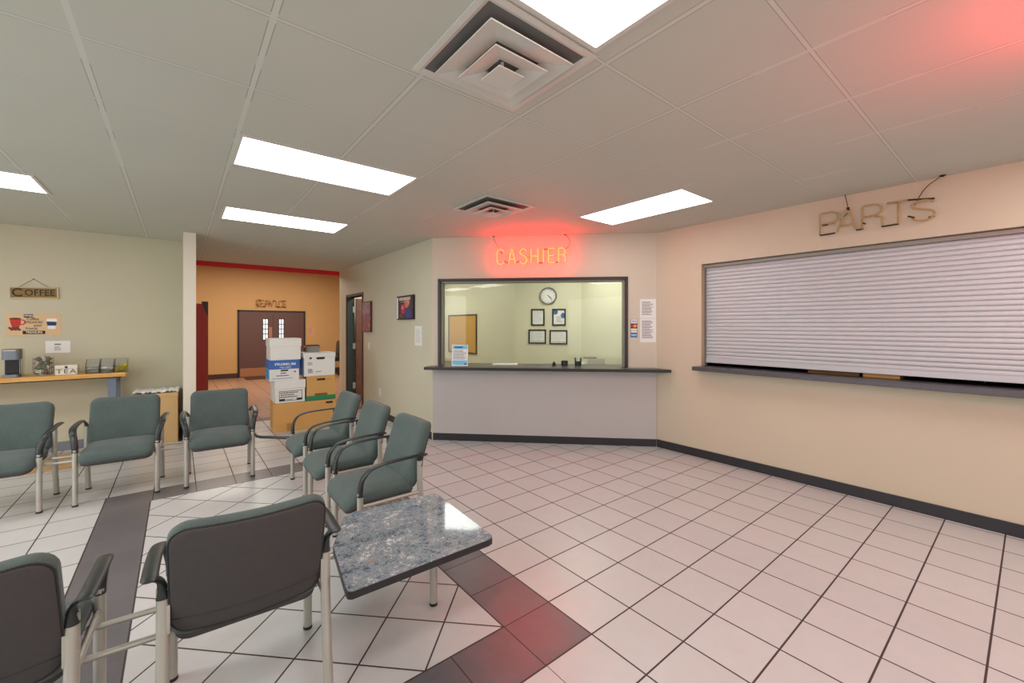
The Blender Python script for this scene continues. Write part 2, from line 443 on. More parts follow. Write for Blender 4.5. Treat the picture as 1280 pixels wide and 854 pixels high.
# double doors at the end of the hall
X0, X1, DH = 1.36, 3.19, 2.01
bm = BM(); box(bm, X0, X0+.045, HY-.04, HY, 0, DH); box(bm, X1-.045, X1, HY-.04, HY, 0, DH); box(bm, X0, X1, HY-.04, HY, DH-.05, DH)
d1 = struct('door_1', bm, m_black)
xm = (X0+X1)/2
for (a, b, wx) in ((X0+.045, xm-.003, xm-.26), (xm+.003, X1-.045, xm+.17)):
    bm = BM(); box(bm, a, b, HY-.03, HY-.001, .01, DH-.05); leaf = struct('door_leaf', bm, m_halldoor, d1)
    bm = BM(); box(bm, a+.02, b-.02, HY-.036, HY-.03, .02, .27); mesh_obj('kick_plate', bm, m_copper, leaf)
    bm = BM(); f = .018
    for (p, q, r_, s_) in ((wx-f, wx, 1.1, 1.76), (wx+.12, wx+.12+f, 1.1, 1.76), (wx-f, wx+.12+f, 1.74, 1.76), (wx-f, wx+.12+f, 1.1, 1.12)): box(bm, p, q, HY-.04, HY-.029, r_, s_)
    mesh_obj('window_frame', bm, m_black, leaf)
    bm = BM(); box(bm, wx, wx+.12, HY-.035, HY-.031, 1.12, 1.74)
    for zz in (1.3, 1.48, 1.62): pass
    mesh_obj('vision_pane', bm, glow('daylit_pane', (.82,.92,1,1), .62), leaf)
    bm = BM()
    for zz in (1.28, 1.43, 1.58): box(bm, wx, wx+.12, HY-.038, HY-.035, zz, zz+.022)
    box(bm, wx+.05, wx+.068, HY-.038, HY-.035, 1.12, 1.74)
    mesh_obj('muntin', bm, m_black, leaf)
bm = BM(); box(bm, xm-.11, xm-.02, HY-.034, HY-.03, 1.18, 1.5); mesh_obj('push_plate', bm, m_copper, d1)

# cashier window (glass, frame)
bm = BM(); fw = .035
cbox(bm, WS0, WS0+fw, .985, WZ1, -.13, .022); cbox(bm, WS1-fw, WS1, .985, WZ1, -.13, .022); cbox(bm, WS0, WS1, WZ1-.03, WZ1+.006, -.13, .022)
w1 = struct('window_1', bm, m_black)
bm = BM(); cbox(bm, WS0+fw, WS1-fw, 1.0, WZ1-.03, -.075, -.067); struct('window_pane', bm, m_glass, w1)
bm = BM(); cbox(bm, WS0+fw, WS0+fw+.02, 1.0, WZ1-.03, -.13, -.01); cbox(bm, WS1-fw-.02, WS1-fw, 1.0, WZ1-.03, -.13, -.01); cbox(bm, WS0+fw, WS1-fw, WZ1-.05, WZ1-.03, -.13, -.01)
struct('glazing_stop', bm, m_grey_metal, w1)

# ------------------------------------------------------------------ counters and shutter
o_ = empty('cashier_counter', (0,0,0), 0, 'long black counter ledge under the glazed cashier window', 'counter')
bm = BM()
pl = [(-.03, .235), (2.93, .235), (2.86, .16), (LS-.004, .0), (LS-.004, -.0)]
def cpt(s, d): v = MC @ Vector((s, 0, d)); return (v.x, v.y)
prism(bm, [cpt(-.045, .22), cpt(3.035, .22), cpt(3.0, .185-.06), cpt(LS-.01, .014), cpt(WS1-.004, .002), cpt(WS1-.004, -.45), cpt(WS0+.004, -.45), cpt(WS0+.004, .002), cpt(.004, .002), cpt(-.045, .06)], .958, .992)
top = auto_smooth(mesh_obj('countertop', bm, m_counter, o_), 30)
bm = BM(); prism(bm, [cpt(-.046, .221), cpt(3.036, .221), cpt(3.034, .219), cpt(-.044, .219)], .956, .993); mesh_obj('front_edge', bm, m_black, o_)

o_ = empty('serving_ledge', (0,0,0), 0, 'black ledge projecting below the closed metal shutter', 'ledge')
bm = BM(); box(bm, XW-.006, 4.98, PY0+.004, PY1-.008, 1.0165, PZ0-.0015); box(bm, 4.57, XW-.002, PY0-.03, PY1+.035, 1.016, PZ0-.001, .004); mesh_obj('ledge_top', bm, m_ledge, o_)

SX = 4.815
sh = empty('roller_shutter', (SX, .75, 1.1), 0, 'white metal roll-down shutter closing the parts counter', 'shutter')
bm = BM(); z0, z1, n = 1.145, 2.205, 26; pitch = (z1-z0)/n
prof = []
for i in range(n):
    z = z0+i*pitch
    for t, dx_ in ((0,.004),(.05,-.001),(.16,-.0035),(.5,-.0042),(.78,-.0035),(.88,-.001),(.92,.005),(.97,.006)): prof.append((dx_, z+t*pitch))
prof.append((0, z1))
vA = [bm.verts.new((p[0], PY0-.75+.01, p[1]-1.1)) for p in prof]; vB = [bm.verts.new((p[0], PY1-.75-.012, p[1]-1.1)) for p in prof]
for i in range(len(prof)-1): bm.faces.new((vA[i], vA[i+1], vB[i+1], vB[i]))
auto_smooth(mesh_obj('slat_curtain', bm, m_alu, sh), 50)
bm = BM(); box(bm, -.014, .012, PY0-.74, PY1-.763, 1.098-1.1, 1.148-1.1, .003); mesh_obj('bottom_bar', bm, m_alu, sh)
for yy in (PY1-.014, PY0+.002):
    bm = BM(); box(bm, -.03, .03, yy-.75, yy+.012-.75, PZ0-1.1, PZ1-.04-1.1); mesh_obj('guide_rail', bm, m_grey_metal, sh)
bm = BM(); box(bm, -.05, .035, PY0-.75+.002, PY1-.75-.002, 2.195-1.1, PZ1-.004-1.1, .004); mesh_obj('header_box', bm, m_grey_metal, sh)

bm = BM(); box(bm, -.11, .11, -.125, .125, 0, .062, .002); o = mesh_obj('cardboard_box', bm, m_card, None, loc=(4.965, .85, PZ0)); tag(o, 'light tan cardboard box glimpsed in the gap under the metal shutter', 'box')
bm = BM(); box(bm, -.002, .002, -.12, .12, .0, .012); mesh_obj('flap', bm, m_card_d, o, loc=(-.111, 0, .05))
bm = BM(); box(bm, -.12, .12, -.2, .2, 0, .05, .002); o = mesh_obj('cardboard_box', bm, m_card_d, None, loc=(4.975, 1.2, PZ0)); tag(o, 'dark brown flat cardboard box behind the gap under the metal shutter', 'box')
bm = BM()
for i in range(9):
    a = i/8; sweep(bm, smooth_path([(-.05+.03*math.sin(i*2.1), -.2+.4*a, .006), (-.01, -.17+.38*a+.03*math.sin(i), .018+.012*math.sin(i*1.7)), (.06, -.2+.4*a, .007)]), .02, .004, 6)
o = mesh_obj('plastic_bag', bm, m_clear, None, True, loc=(4.935, .38, PZ0+.02)); tag(o, 'crumpled clear plastic bag lying on the black ledge under the shutter', 'bag')
for f in o.data.polygons: f.use_smooth = True

# ------------------------------------------------------------------ ceiling fittings
def troffer(loc, rz, label, seen=True):
    t = empty('ceiling_light', loc, rz, label, 'ceiling light', 'recessed ceiling lights')
    bm = BM(); L, W, f = .602, .297, .022
    for (a, b, c, d) in ((-L, L, W-f, W), (-L, L, -W, -W+f), (-L, -L+f, -W+f, W-f), (L-f, L, -W+f, W-f)): box(bm, a, b, c, d, -.006, -.0005)
    mesh_obj('frame', bm, m_white, t)
    bm = BM(); box(bm, -L+f, L-f, -W+f, W-f, -.003, -.001); mesh_obj('diffuser', bm, m_diff, t)
    return t
t0 = troffer((.895, 3.345, H), 0, 'lit rectangular ceiling light between the large vent and the boxes, second nearest of its row')
def troff_copy(loc, rz, label):
    t = copy_tree(t0); t.location = loc; t.rotation_euler = (0,0,rz); t['label'] = label; return t
troff_copy((.95, 5.245, H), 0, 'lit ceiling light farthest from view, over the chairs near the box stack')
troff_copy((.80, .885, H), 0, 'lit ceiling light cut by the top edge, touching the large square vent')
troff_copy((3.655, 2.475, PI*0+H), PI/2, 'lit ceiling light near the red sign, turned crosswise to the others')
troff_copy((-1.49, 5.19, H), 0, 'lit ceiling light at the left edge above the coffee bench')

troff_copy((3.75, 6.40, H), PI/2, 'ceiling light inside the cashier office, mirrored in the marbled table top')
def vent(loc, label, side):
    t = empty('ceiling_vent', loc, 0, label, 'air vent', 'square ceiling vents')
    h = .297
    bm = BM(); o0, o1 = h, h-.035
    def ring(bm, a, za, b, zb):
        p = [bm.verts.new((sx*a, sy*a, za)) for sx, sy in ((-1,-1),(1,-1),(1,1),(-1,1))]; q = [bm.verts.new((sx*b, sy*b, zb)) for sx, sy in ((-1,-1),(1,-1),(1,1),(-1,1))]
        for k in range(4): bm.faces.new((p[k], p[(k+1)%4], q[(k+1)%4], q[k]))
    ring(bm, h, -.001, h, -.007); ring(bm, h, -.007, .272, -.009); ring(bm, .272, -.009, .255, -.002)
    mesh_obj('frame', bm, m_white, t)
    bm = BM(); box(bm, -.26, .26, -.26, .26, -.0018, -.0008); mesh_obj('duct_shade_sheet', bm, m_duct_shade, t)  # flat grey sheet; the shade inside the duct is painted in
    for (a, zo, b, zi) in ((.224, -.036, .118, -.018), (.142, -.056, .056, -.036)):
        bm = BM(); ring(bm, a, zo, b, zi); ring(bm, a, zo, a, zo+.006); ring(bm, a, zo+.006, b, zi+.006); ring(bm, b, zi+.006, b, zi)
        mesh_obj('louvre', bm, m_white, t)
    bm = BM(); box(bm, -.07, .07, -.07, .07, -.075, -.069, .003); cyl(bm, (0,0,-.075), (0,0,-.078), .012); cyl(bm, (0,0,-.07), (0,0,-.001), .007)
    mesh_obj('centre_plate', bm, m_white, t)
    return t
v0 = vent((1.135, 1.49, H), 'large square ceiling vent overhead, beside the light cut by the top edge', 1)
v1 = copy_tree(v0); v1.location = (2.45, 3.365, H); v1['label'] = 'small-looking square ceiling vent glowing red beside the lit red sign'

# ------------------------------------------------------------------ neon signs
def arc(cx, cy, rx, ry, a0, a1, n=10): return [(cx+rx*math.cos(R(a0+(a1-a0)*k/n)), cy+ry*math.sin(R(a0+(a1-a0)*k/n))) for k in range(n+1)]
GL = {   # strokes in a box 0..1 wide, 0..1 high
 'C': [arc(.5,.75,.5,.25,10,180)+arc(.5,.25,.5,.25,180,350)],
 'A': [[(0,0),(.42,.95),(.5,1),(.58,.95),(1,0)], [(.2,.3),(.8,.3)]],
 'S': [arc(.5,.76,.48,.24,15,200)+arc(.5,.25,.5,.27,70,-160)],
 'H': [[(0,0),(0,1)], [(1,0),(1,1)], [(0,.5),(1,.5)]],
 'I': [[(.5,0),(.5,1)]],
 'E': [[(1,1),(.1,1),(0,.95),(0,.05),(.1,0),(1,0)], [(0,.5),(.85,.5)]],
 'R': [[(0,0),(0,.95),(.08,1)]+arc(.55,.76,.42,.24,90,-90)+[(.1,.5)], [(.6,.5),(.95,.4),(1,.3),(1,0)]],
 'P': [[(0,0),(0,.95),(.08,1)]+arc(.55,.75,.45,.25,90,-90)+[(.1,.48)]],
 'T': [[(0,1),(1,1)], [(.55,1),(.55,0)]],
 'V': [[(0,1),(.45,.05),(.5,0),(.55,.05),(1,1)]],
}
def neon(name, letters, rad, m, parent, M, label=None):
    for i, (ch, x0, x1, y0, y1) in enumerate(letters):
        bm = BM()
        for st in GL[ch]:
            pts = [(x0+(x1-x0)*px, y0+(y1-y0)*py, 0) for px, py in st]
            sweep(bm, pts, rad, None, 8, M=M)
        o = mesh_obj('letter_tube', bm, m, parent, True)
def blocks(items, rad, m, parent, M):
    for a, b in items:
        bm = BM(); sweep(bm, [(a[0],a[1],-.004), (b[0],b[1],-.004)], rad, None, 8, M=M); mesh_obj('blackout_tube', bm, m, parent, True)

ns = empty('neon_sign', tuple(MC @ Vector((1.32, 2.43, .06))), 0, 'glowing red neon sign reading CASHIER above the glazed window', 'neon sign')
MN = Matrix.Translation(-ns.location) @ MC @ Matrix.Translation((0,0,.055))
neon('letter', [('C',.883,.975,2.327,2.522),('A',1.035,1.122,2.333,2.522),('S',1.182,1.272,2.331,2.52),('H',1.328,1.416,2.335,2.518),('I',1.462,1.506,2.340,2.518),('E',1.55,1.634,2.338,2.52),('R',1.68,1.765,2.345,2.522)], .0047, m_neon, ns, MN)
blocks([((.978,.0+2.37),(1.022,2.338)), ((1.132,2.34),(1.175,2.365)), ((1.425,2.338),(1.478,2.338)), ((1.495,2.512),(1.545,2.512)), ((1.64,2.342),(1.675,2.345)), ((.93,2.49),(.95,2.465))], .006, m_neon_black, ns, MN)
for pts in ([(.835,H-.002,-.02),(.848,2.64,0),(.9,2.55,0),(.93,2.52,0)], [(1.765,H-.002,-.02),(1.815,2.64,0),(1.82,2.57,0),(1.77,2.50,0)]):
    bm = BM(); sweep(bm, smooth_path(pts, 6), .003, None, 6, M=MN); mesh_obj('power_wire', bm, m_wire, ns, True)
for s in (.835, 1.765):
    bm = BM(); sweep(bm, [(s,H-.012,-.02),(s,H-.001,-.02)], [.006,.016], None, 10, M=MN); mesh_obj('ceiling_grommet', bm, m_neon_black, ns)
for s in (1.0, 1.3, 1.65):
    bm = BM(); sweep(bm, [(s, 2.43, -.054), (s, 2.43, -.004)], .004, None, 8, M=MN); mesh_obj('standoff', bm, m_clear, ns)

ps = empty('neon_sign', (XW-.05, .87, 2.46), 0, 'unlit neon sign reading PARTS above the metal shutter', 'neon sign')
MP = Matrix.Translation(-ps.location) @ frame_M((XW-.05, 1.25, 0), (0,-1,0))
neon('letter', [('P',0,.135,2.37,2.565),('A',.13,.265,2.37,2.56),('R',.305,.44,2.37,2.565),('T',.47,.60,2.37,2.555),('S',.62,.755,2.37,2.53)], .0075, m_neon_off, ps, MP)
blocks([((.0,2.365),(.115,2.368)), ((.265,2.366),(.315,2.369)), ((.435,2.366),(.545,2.368)), ((.02,2.455),(.06,2.455)), ((.59,2.555),(.755,2.53)), ((.60,2.42),(.64,2.40)), ((.72,2.385),(.755,2.39)), ((.31,2.42),(.33,2.41)), ((.06,2.565),(.09,2.565)), ((.37,2.57),(.40,2.562)), ((.475,2.557),(.56,2.552))], .0068, m_neon_black, ps, MP)
for pts in ([(.187,H-.002,0),(.20,2.63,0),(.21,2.565,0),(.21,2.53,0),(.15,2.48,0)], [(.80,H-.002,0),(.72,2.64,0),(.68,2.585,0),(.64,2.50,0)]):
    bm = BM(); sweep(bm, smooth_path(pts, 6), .0035, None, 6, M=MP); mesh_obj('power_wire', bm, m_wire, ps, True)
bm = BM(); sweep(bm, [(.80,H-.014,0),(.80,H-.001,0)], [.006,.022], None, 10, M=MP); mesh_obj('ceiling_grommet', bm, m_neon_black, ps)
bm = BM(); sweep(bm, [(.207,2.58,0),(.21,2.555,0)], .011, None, 10, M=MP); mesh_obj('cable_clip', bm, m_neon_black, ps)
for s in (.1, .4, .7):
    bm = BM(); sweep(bm, [(s, 2.46, -.049), (s, 2.46, -.003)], .004, None, 8, M=MP); mesh_obj('standoff', bm, m_clear, ps)

hs = empty('neon_sign', (2.24, HY-.05, 2.23), 0, 'small unlit neon sign reading SERVICE above the distant double doors', 'neon sign')
MH = Matrix.Translation(-hs.location) @ frame_M((1.83, HY-.05, 0), (1,0,0))
lw = .086; gp = .035; xs = 0; lst = []
for ch in 'SERVICE':
    lst.append((ch, xs, xs+lw, 2.13, 2.32)); xs += lw+gp
neon('letter', lst, .009, mat('neon_tan', (168,122,66), .4), hs, MH)
blocks([((.05,2.325),(.12,2.32)), ((.17,2.14),(.24,2.13)), ((.33,2.2),(.36,2.24)), ((.45,2.32),(.5,2.31)), ((.53,2.14),(.62,2.13)), ((.67,2.31),(.76,2.32)), ((.70,2.14),(.79,2.135)), ((0,2.2),(.06,2.14))], .014, mat('neon_brown', (112,74,34), .5), hs, MH)

# ------------------------------------------------------------------ chairs
def make_chair():
    t = empty('waiting_chair')
    m = m_steel
    # seat
    bm = BM()
    def fs(x, y, h):
        yy = y+.08; z = .402+h
        if yy > .16: z -= (yy-.16)**2*1.7
        z += .006*math.cos(x/.25*PI/2) if h > .03 else 0
        return (x, yy, z)
    pad(bm, .244, .23, .06, [(0,-.004),(0,.025),(.008,.045),(.022,.056),(.05,.062),(.1,.065),(.16,.066),(.21,.066)], fs)
    st = mesh_obj('seat', bm, m_fab, t, True)
    bm = BM(); pad(bm, .2425, .2285, .06, [(.10,-.040),(.03,-.040),(.008,-.030),(0,-.003)], fs); mesh_obj('seat_shade_pad', bm, m_shade_fab, st, True)  # dark lower pad: shade under the cushion put into its colour
    # back
    lean = R(17.5)
    def fb(x, y, h):
        # y runs up the panel, h toward the sitter
        zz = y; dy = h + 1.0*(.028*(x/.25)**2) - .012
        py = -.210 + dy*math.cos(lean) - zz*math.sin(lean)
        pz = .620 + zz*math.cos(lean) + dy*math.sin(lean)
        return (x, py, pz)
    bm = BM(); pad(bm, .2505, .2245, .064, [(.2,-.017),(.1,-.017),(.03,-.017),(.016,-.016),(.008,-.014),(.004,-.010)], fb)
    bk = mesh_obj('back_shell', bm, m_shade_fab, t, True)
    bm = BM(); pad(bm, .251, .225, .064, [(.004,-.010),(0,-.002),(0,.026),(.006,.040),(.02,.052),(.05,.059),(.1,.062),(.16,.063),(.21,.063)], fb)
    mesh_obj('backrest', bm, m_fab, t, True)
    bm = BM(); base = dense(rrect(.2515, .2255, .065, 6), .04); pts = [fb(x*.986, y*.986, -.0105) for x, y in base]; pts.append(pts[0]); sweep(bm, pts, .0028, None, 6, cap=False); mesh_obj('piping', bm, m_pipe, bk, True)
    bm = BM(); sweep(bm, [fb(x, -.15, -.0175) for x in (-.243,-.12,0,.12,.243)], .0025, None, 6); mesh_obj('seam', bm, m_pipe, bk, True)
    for s in (-1, 1):
        bm = BM(); cyl(bm, (s*.265,.235,.012), (s*.265,.235,.475), .0195, 16); l = auto_smooth(mesh_obj('leg', bm, m, t))
        bm = BM(); cyl(bm, (s*.265,.235,0), (s*.265,.235,.014), .0205, 16); mesh_obj('glide', bm, m_foot, l)
        bm = BM(); sweep(bm, smooth_path([(s*.265,-.235,.012),(s*.265,-.196,.22),(s*.265,-.172,.40),(s*.265,-.168,.60)],4), .0195, None, 16); l = auto_smooth(mesh_obj('leg', bm, m, t))
        bm = BM(); cyl(bm, (s*.265,-.236,0), (s*.265,-.235,.014), .0205, 16); mesh_obj('glide', bm, m_foot, l)
        # arm: rises from the front leg, flares out and runs back as a flat blade, hooks onto the rear leg
        pts = smooth_path([(s*.265,.235,.452),(s*.266,.234,.50),(s*.274,.222,.56),(s*.289,.182,.612),(s*.299,.115,.636),(s*.302,.02,.645),(s*.302,-.09,.648),(s*.300,-.205,.648)], 5)
        n = len(pts); Wd, Hd = [], []
        for i in range(n):
            k = i/(n-1); Wd.append(.0205+.004*min(1, k*2)); Hd.append(.0205-.0125*min(1, k*2.2))
        Wd[-1] *= .7; Hd[-1] *= .5
        bm = BM(); sweep(bm, pts, Wd, Hd, 12, side=(1,0,0))
        hk = smooth_path([(s*.265,-.170,.565),(s*.266,-.171,.60),(s*.274,-.174,.630),(s*.292,-.178,.645),(s*.318,-.18,.647)], 4); nh = len(hk); sweep(bm, hk, [.0206+.004*q/(nh-1) for q in range(nh)], [.0206-.0136*min(1,q/(nh*.6)) for q in range(nh)], 12, side=(0,1,0))
        auto_smooth(mesh_obj('armrest', bm, m_arm, t), 60)
        bm = BM(); cyl(bm, (s*.262,.235,.385), (s*.262,-.172,.385), .012, 10); box(bm, s*.252-.007, s*.252+.007, -.185, -.16, .44, .54); auto_smooth(mesh_obj('side_rail', bm, m, t))
    bm = BM(); cyl(bm, (-.265,.15,.365), (.265,.15,.365), .0115, 10); cyl(bm, (-.265,-.045,.365), (.265,-.045,.365), .0115, 10)
    for s in (-1, 1):
        for yy in (.15, -.045): cyl(bm, (s*.262,yy,.365), (s*.262,yy,.385), .01, 8)
    auto_smooth(mesh_obj('seat_frame', bm, m, t))
    return t
def link_tube(ch, w, side=1):
    for yy in (.15, -.045):
        bm = BM(); cyl(bm, (side*.265, yy, .365), (side*(.265+w-.012), yy, .365), .0112, 10)
        auto_smooth(mesh_obj('linking_tube', bm, m_steel, ch))
c0 = make_chair()
plain = copy_tree(c0)     # working copy, removed below
def put(x, y, rz, label, group, first=False):
    c = c0 if first else copy_tree(plain)
    c.location = (x, y, 0); c.rotation_euler = (0,0,rz); c['label'] = label; c['category'] = 'chair'; c['group'] = group
    return c
G1, G2, G3 = 'linked green chairs facing the room from the coffee side', 'linked green chairs in front of the cashier side', 'linked green chairs seen from behind'
rz = PI+R(-3)*1
a1 = put(-1.138, 5.30, PI-R(3), 'green fabric armchair cut by the left edge, in front of the coffee bench', G1, True)
a2 = put(-.404, 5.262, PI-R(3), 'green fabric armchair in front of the cardboard carton, middle of the coffee-side row', G1)
a3 = put(.335, 5.195, PI-R(3), 'green fabric armchair in front of the cream wall end, beside the stacked boxes', G1)
link_tube(a1, .21, -1); link_tube(a2, .21, -1)
b1 = put(1.12, 4.335, PI/2, 'green fabric armchair nearest the stacked boxes, side-on, farthest from the marbled table', G2)
b2 = put(1.12, 3.61, PI/2, 'green fabric side-on armchair standing between two others of its row', G2)
b3 = put(1.12, 2.89, PI/2, 'green fabric side-on armchair right behind the marbled table', G2)
link_tube(b1, .19, -1); link_tube(b2, .19, -1)
f1 = put(-.522, 2.103, R(-3), 'green chair with shaded back toward us, cut by the left and bottom edges', G3)
f2 = put(.231, 2.062, R(-3), 'green chair with shaded back toward us, beside the marbled table', G3)
link_tube(f1, .225, 1)
def kill(o):
    for ch in list(o.children): kill(ch)
    bpy.data.objects.remove(o)
kill(plain)
# empty corner bracket joining the two rows
bm = BM()
Mi = (Matrix.Translation((.335,5.195,0)) @ Matrix.Rotation(PI-R(3), 4, 'Z')).inverted()
pts = [Vector((.605,5.30,.425)), Vector((.61,4.85,.42)), Vector((.635,4.79,.42)), Vector((.875,4.56,.42))]
sweep(bm, pts, .014, .011, 10, M=Mi); o = auto_smooth(mesh_obj('corner_bracket', bm, m_arm, a3)); o['label'] = 'black corner bracket without a table top'
bm = BM(); sweep(bm, [Vector((.84,4.59,.41)), Vector((.90,4.50,.37)), Vector((1.0,4.49,.37))], .0115, None, 10, M=Mi); auto_smooth(mesh_obj('bracket_tube', bm, m_steel, a3))

# corner table
tb = empty('corner_table', (1.0, 2.1, 0), 0, 'low corner table with dark blue-grey marbled top', 'table')
MT = Matrix.Translation((-1.0,-2.1,0))
poly = [(.56,1.757),(1.245,1.748),(1.272,1.757),(1.285,1.785),(1.322,2.42),(1.312,2.452),(1.285,2.462),(.80,2.51),(.74,2.47),(.60,2.18),(.545,1.80),(.545,1.77)]
bm = BM(); prism(bm, poly, .388, .4195, MT); o = mesh_obj('edge_band', bm, m_edge, tb)
bm = BM(); cx, cy = .95, 2.1; prism(bm, [(cx+(x-cx)*.993, cy+(y-cy)*.993) for x, y in poly], .4195, .4215, MT); mesh_obj('table_top', bm, m_granite, tb)
bm = BM(); cyl(bm, (1.086,2.045,.014), (1.086,2.045,.388), .0205, 16, M=MT); l = auto_smooth(mesh_obj('leg', bm, m_steel, tb))
bm = BM(); cyl(bm, (1.086,2.045,0), (1.086,2.045,.015), .0215, 16, M=MT); mesh_obj('glide', bm, m_foot, l)
bm = BM(); cyl(bm, (.50,2.215,.366), (1.086,2.045,.37), .012, 10, M=MT); cyl(bm, (.97,2.62,.366), (1.086,2.045,.37), .012, 10, M=MT); box(bm, 1.0,1.17,1.96,2.13,.378,.388, M=MT); mesh_obj('support_frame', bm, m_steel, tb)
bm = BM(); box(bm, -.012, .012, -.005, .005, 0, .0012, .0004); mesh_obj('worn_chip', bm, mat('chip_tan', (176,120,80), .8), tb, loc=(.70-1.0, 1.935-2.1, .4214), rot=(0,0,.4))

# ------------------------------------------------------------------ coffee bench and the things on it
BZ = .955
be = empty('coffee_bench', (-1.6, 7.17, 0), 0, 'long butcher-block bench on blue-grey steel legs against the coffee wall', 'workbench')
bm = BM(); box(bm, -3.2+1.6, -.505+1.6, 6.93-7.17, 7.39-7.17, BZ-.048, BZ, .006); mesh_obj('worktop', bm, m_butcher, be)
bm = BM(); box(bm, -3.18+1.6, -.54+1.6, 6.955-7.17, 6.975-7.17, BZ-.06, BZ-.048); mesh_obj('apron', bm, m_base_brown, be)
for x in (-.63, -3.05):
    lg = None
    bm = BM(); box(bm, x-.035+1.6, x+.035+1.6, 6.98-7.17, 7.03-7.17, 0, BZ-.048); lg = mesh_obj('leg', bm, m_leg_grey, be)
    bm = BM(); box(bm, x-.025+1.6, x+.045+1.6, 7.30-7.17, 7.35-7.17, 0, BZ-.048); mesh_obj('leg', bm, m_leg_grey, be)
    bm = BM(); box(bm, x+.0+1.6, x+.03+1.6, 7.03-7.17, 7.30-7.17, BZ-.13, BZ-.07); box(bm, x+1.6, x+.03+1.6, 7.03-7.17, 7.30-7.17, .12, .17); mesh_obj('leg_brace', bm, m_leg_grey, be)
bm = BM(); box(bm, -1.03, 1.03, -.36, .36, 0, .018, .002); o = mesh_obj('plywood_board', bm, m_ply, None, loc=(-1.86, 6.79, 0)); tag(o, 'flat wooden board lying on the floor below the coffee bench', 'board')

# coffee maker
cm = empty('coffee_maker', (-1.443, 7.10, BZ), 0, 'grey single-cup coffee maker at the left of the wooden bench', 'coffee maker')
m_kg = mat('slate_plastic', (118,126,136), .35); m_kd = mat('black_plastic', (28,28,32), .3)
bm = BM(); prism(bm, rrect(.062,.075,.03,5), 0, .03, Matrix.Translation((0,-.02,0))); mesh_obj('base', bm, m_kg, cm)
bm = BM(); box(bm, -.056, .056, -.02, .07, .03, .2, .01); mesh_obj('rear_body', bm, m_kd, cm)
bm = BM(); prism(bm, rrect(.066,.088,.035,6), .195, .285, Matrix.Translation((0,-.012,0))); mesh_obj('brew_head', bm, m_kg, cm)
bm = BM(); prism(bm, rrect(.064,.084,.035,6), .285, .312, Matrix.Translation((0,-.012,0))); mesh_obj('lid', bm, m_grey_metal, cm)
bm = BM(); box(bm, -.045,.045,-.105,-.098,.292,.3); mesh_obj('handle', bm, m_chrome, cm)
bm = BM(); box(bm, .058,.074,-.05,.09,.0,.31,.006); mesh_obj('water_tank', bm, m_clear, cm)

# wire carousel with pods
ca = empty('pod_carousel', (-1.215, 7.12, BZ), 0, 'round wire rack of coffee pods between the coffee maker and the white TEA box', 'pod rack')
bm = BM(); lathe(bm, [(.05,0),(.055,.004),(.05,.012),(.01,.014)], 20); cyl(bm, (0,0,.01), (0,0,.215), .005); lathe(bm, [(.004,.212),(.012,.218),(.004,.228)], 12)
mesh_obj('base', bm, m_chrome, ca)
bm = BM()
for k in range(4):
    z = .035+k*.052
    pts = [(.078*math.cos(2*PI*i/28), .078*math.sin(2*PI*i/28), z) for i in range(29)]; sweep(bm, pts, .0022, None, 6, cap=False)
    pts = [(.055*math.cos(2*PI*i/28), .055*math.sin(2*PI*i/28), z+.015) for i in range(29)]; sweep(bm, pts, .0022, None, 6, cap=False)
for i in range(8):
    a = 2*PI*i/8; sweep(bm, [(.05*math.cos(a),.05*math.sin(a),.01),(.08*math.cos(a),.08*math.sin(a),.035),(.08*math.cos(a),.08*math.sin(a),.20)], .0022, None, 6)
mesh_obj('wire_frame', bm, mat('dark_wire', (86,84,82), .4, .6), ca, True)
pods = [mat('pod_white', (206,204,196), .5), mat('pod_green', (124,140,104), .5), mat('pod_brown', (128,104,94), .5)]
pod0 = None
for k in range(4):
    for i in range(7):
        a = 2*PI*(i+.5*(k%2))/7
        if pod0 is None:
            me = []
            for pm in pods:
                bm = BM(); lathe(bm, [(.016,0),(.021,.03),(.0235,.031),(.0235,.034)], 12); x = mesh_obj('coffee_pod', bm, pm); me.append(x.data); bpy.data.objects.remove(x)
            pod0 = me
        o = bpy.data.objects.new('coffee_pod', pod0[(i*2+k) % 5 % 3] if k < 3 else pod0[(i+1) % 3]); C.objects.link(o)
        o.location = (-1.215+.058*math.cos(a), 7.12+.058*math.sin(a), BZ+.028+k*.05); o.rotation_euler = (0, R(-55), a) 
        tag(o, 'small coffee pod held in the round wire rack on the bench', 'coffee pod', 'coffee pods in the wire rack')

# tea box
tx = empty('tea_box', (-1.023, 7.10, BZ), 0, 'white wooden box lettered TEA on the bench', 'box')
bm = BM(); box(bm, -.09, .09, -.05, .06, 0, .072, .002); mesh_obj('box_body', bm, m_cream, tx)
bm = BM(); box(bm, -.092, .092, -.052, .062, .074, .108, .003); mesh_obj('lid', bm, m_cream, tx)
bm = BM(); prism(bm, [(-.012,.098),(.012,.098),(.012,.084),(0,.07),(-.012,.084)], .0, .003, frame_M((0,-.0525,0),(1,0,0))); mesh_obj('latch', bm, m_dink, tx)
text_mesh('lettering', 'TEA', .07, m_ink, tx, frame_M((0,-.0535,.037),(1,0,0)), .0006, sx=1.15, space=1.25)

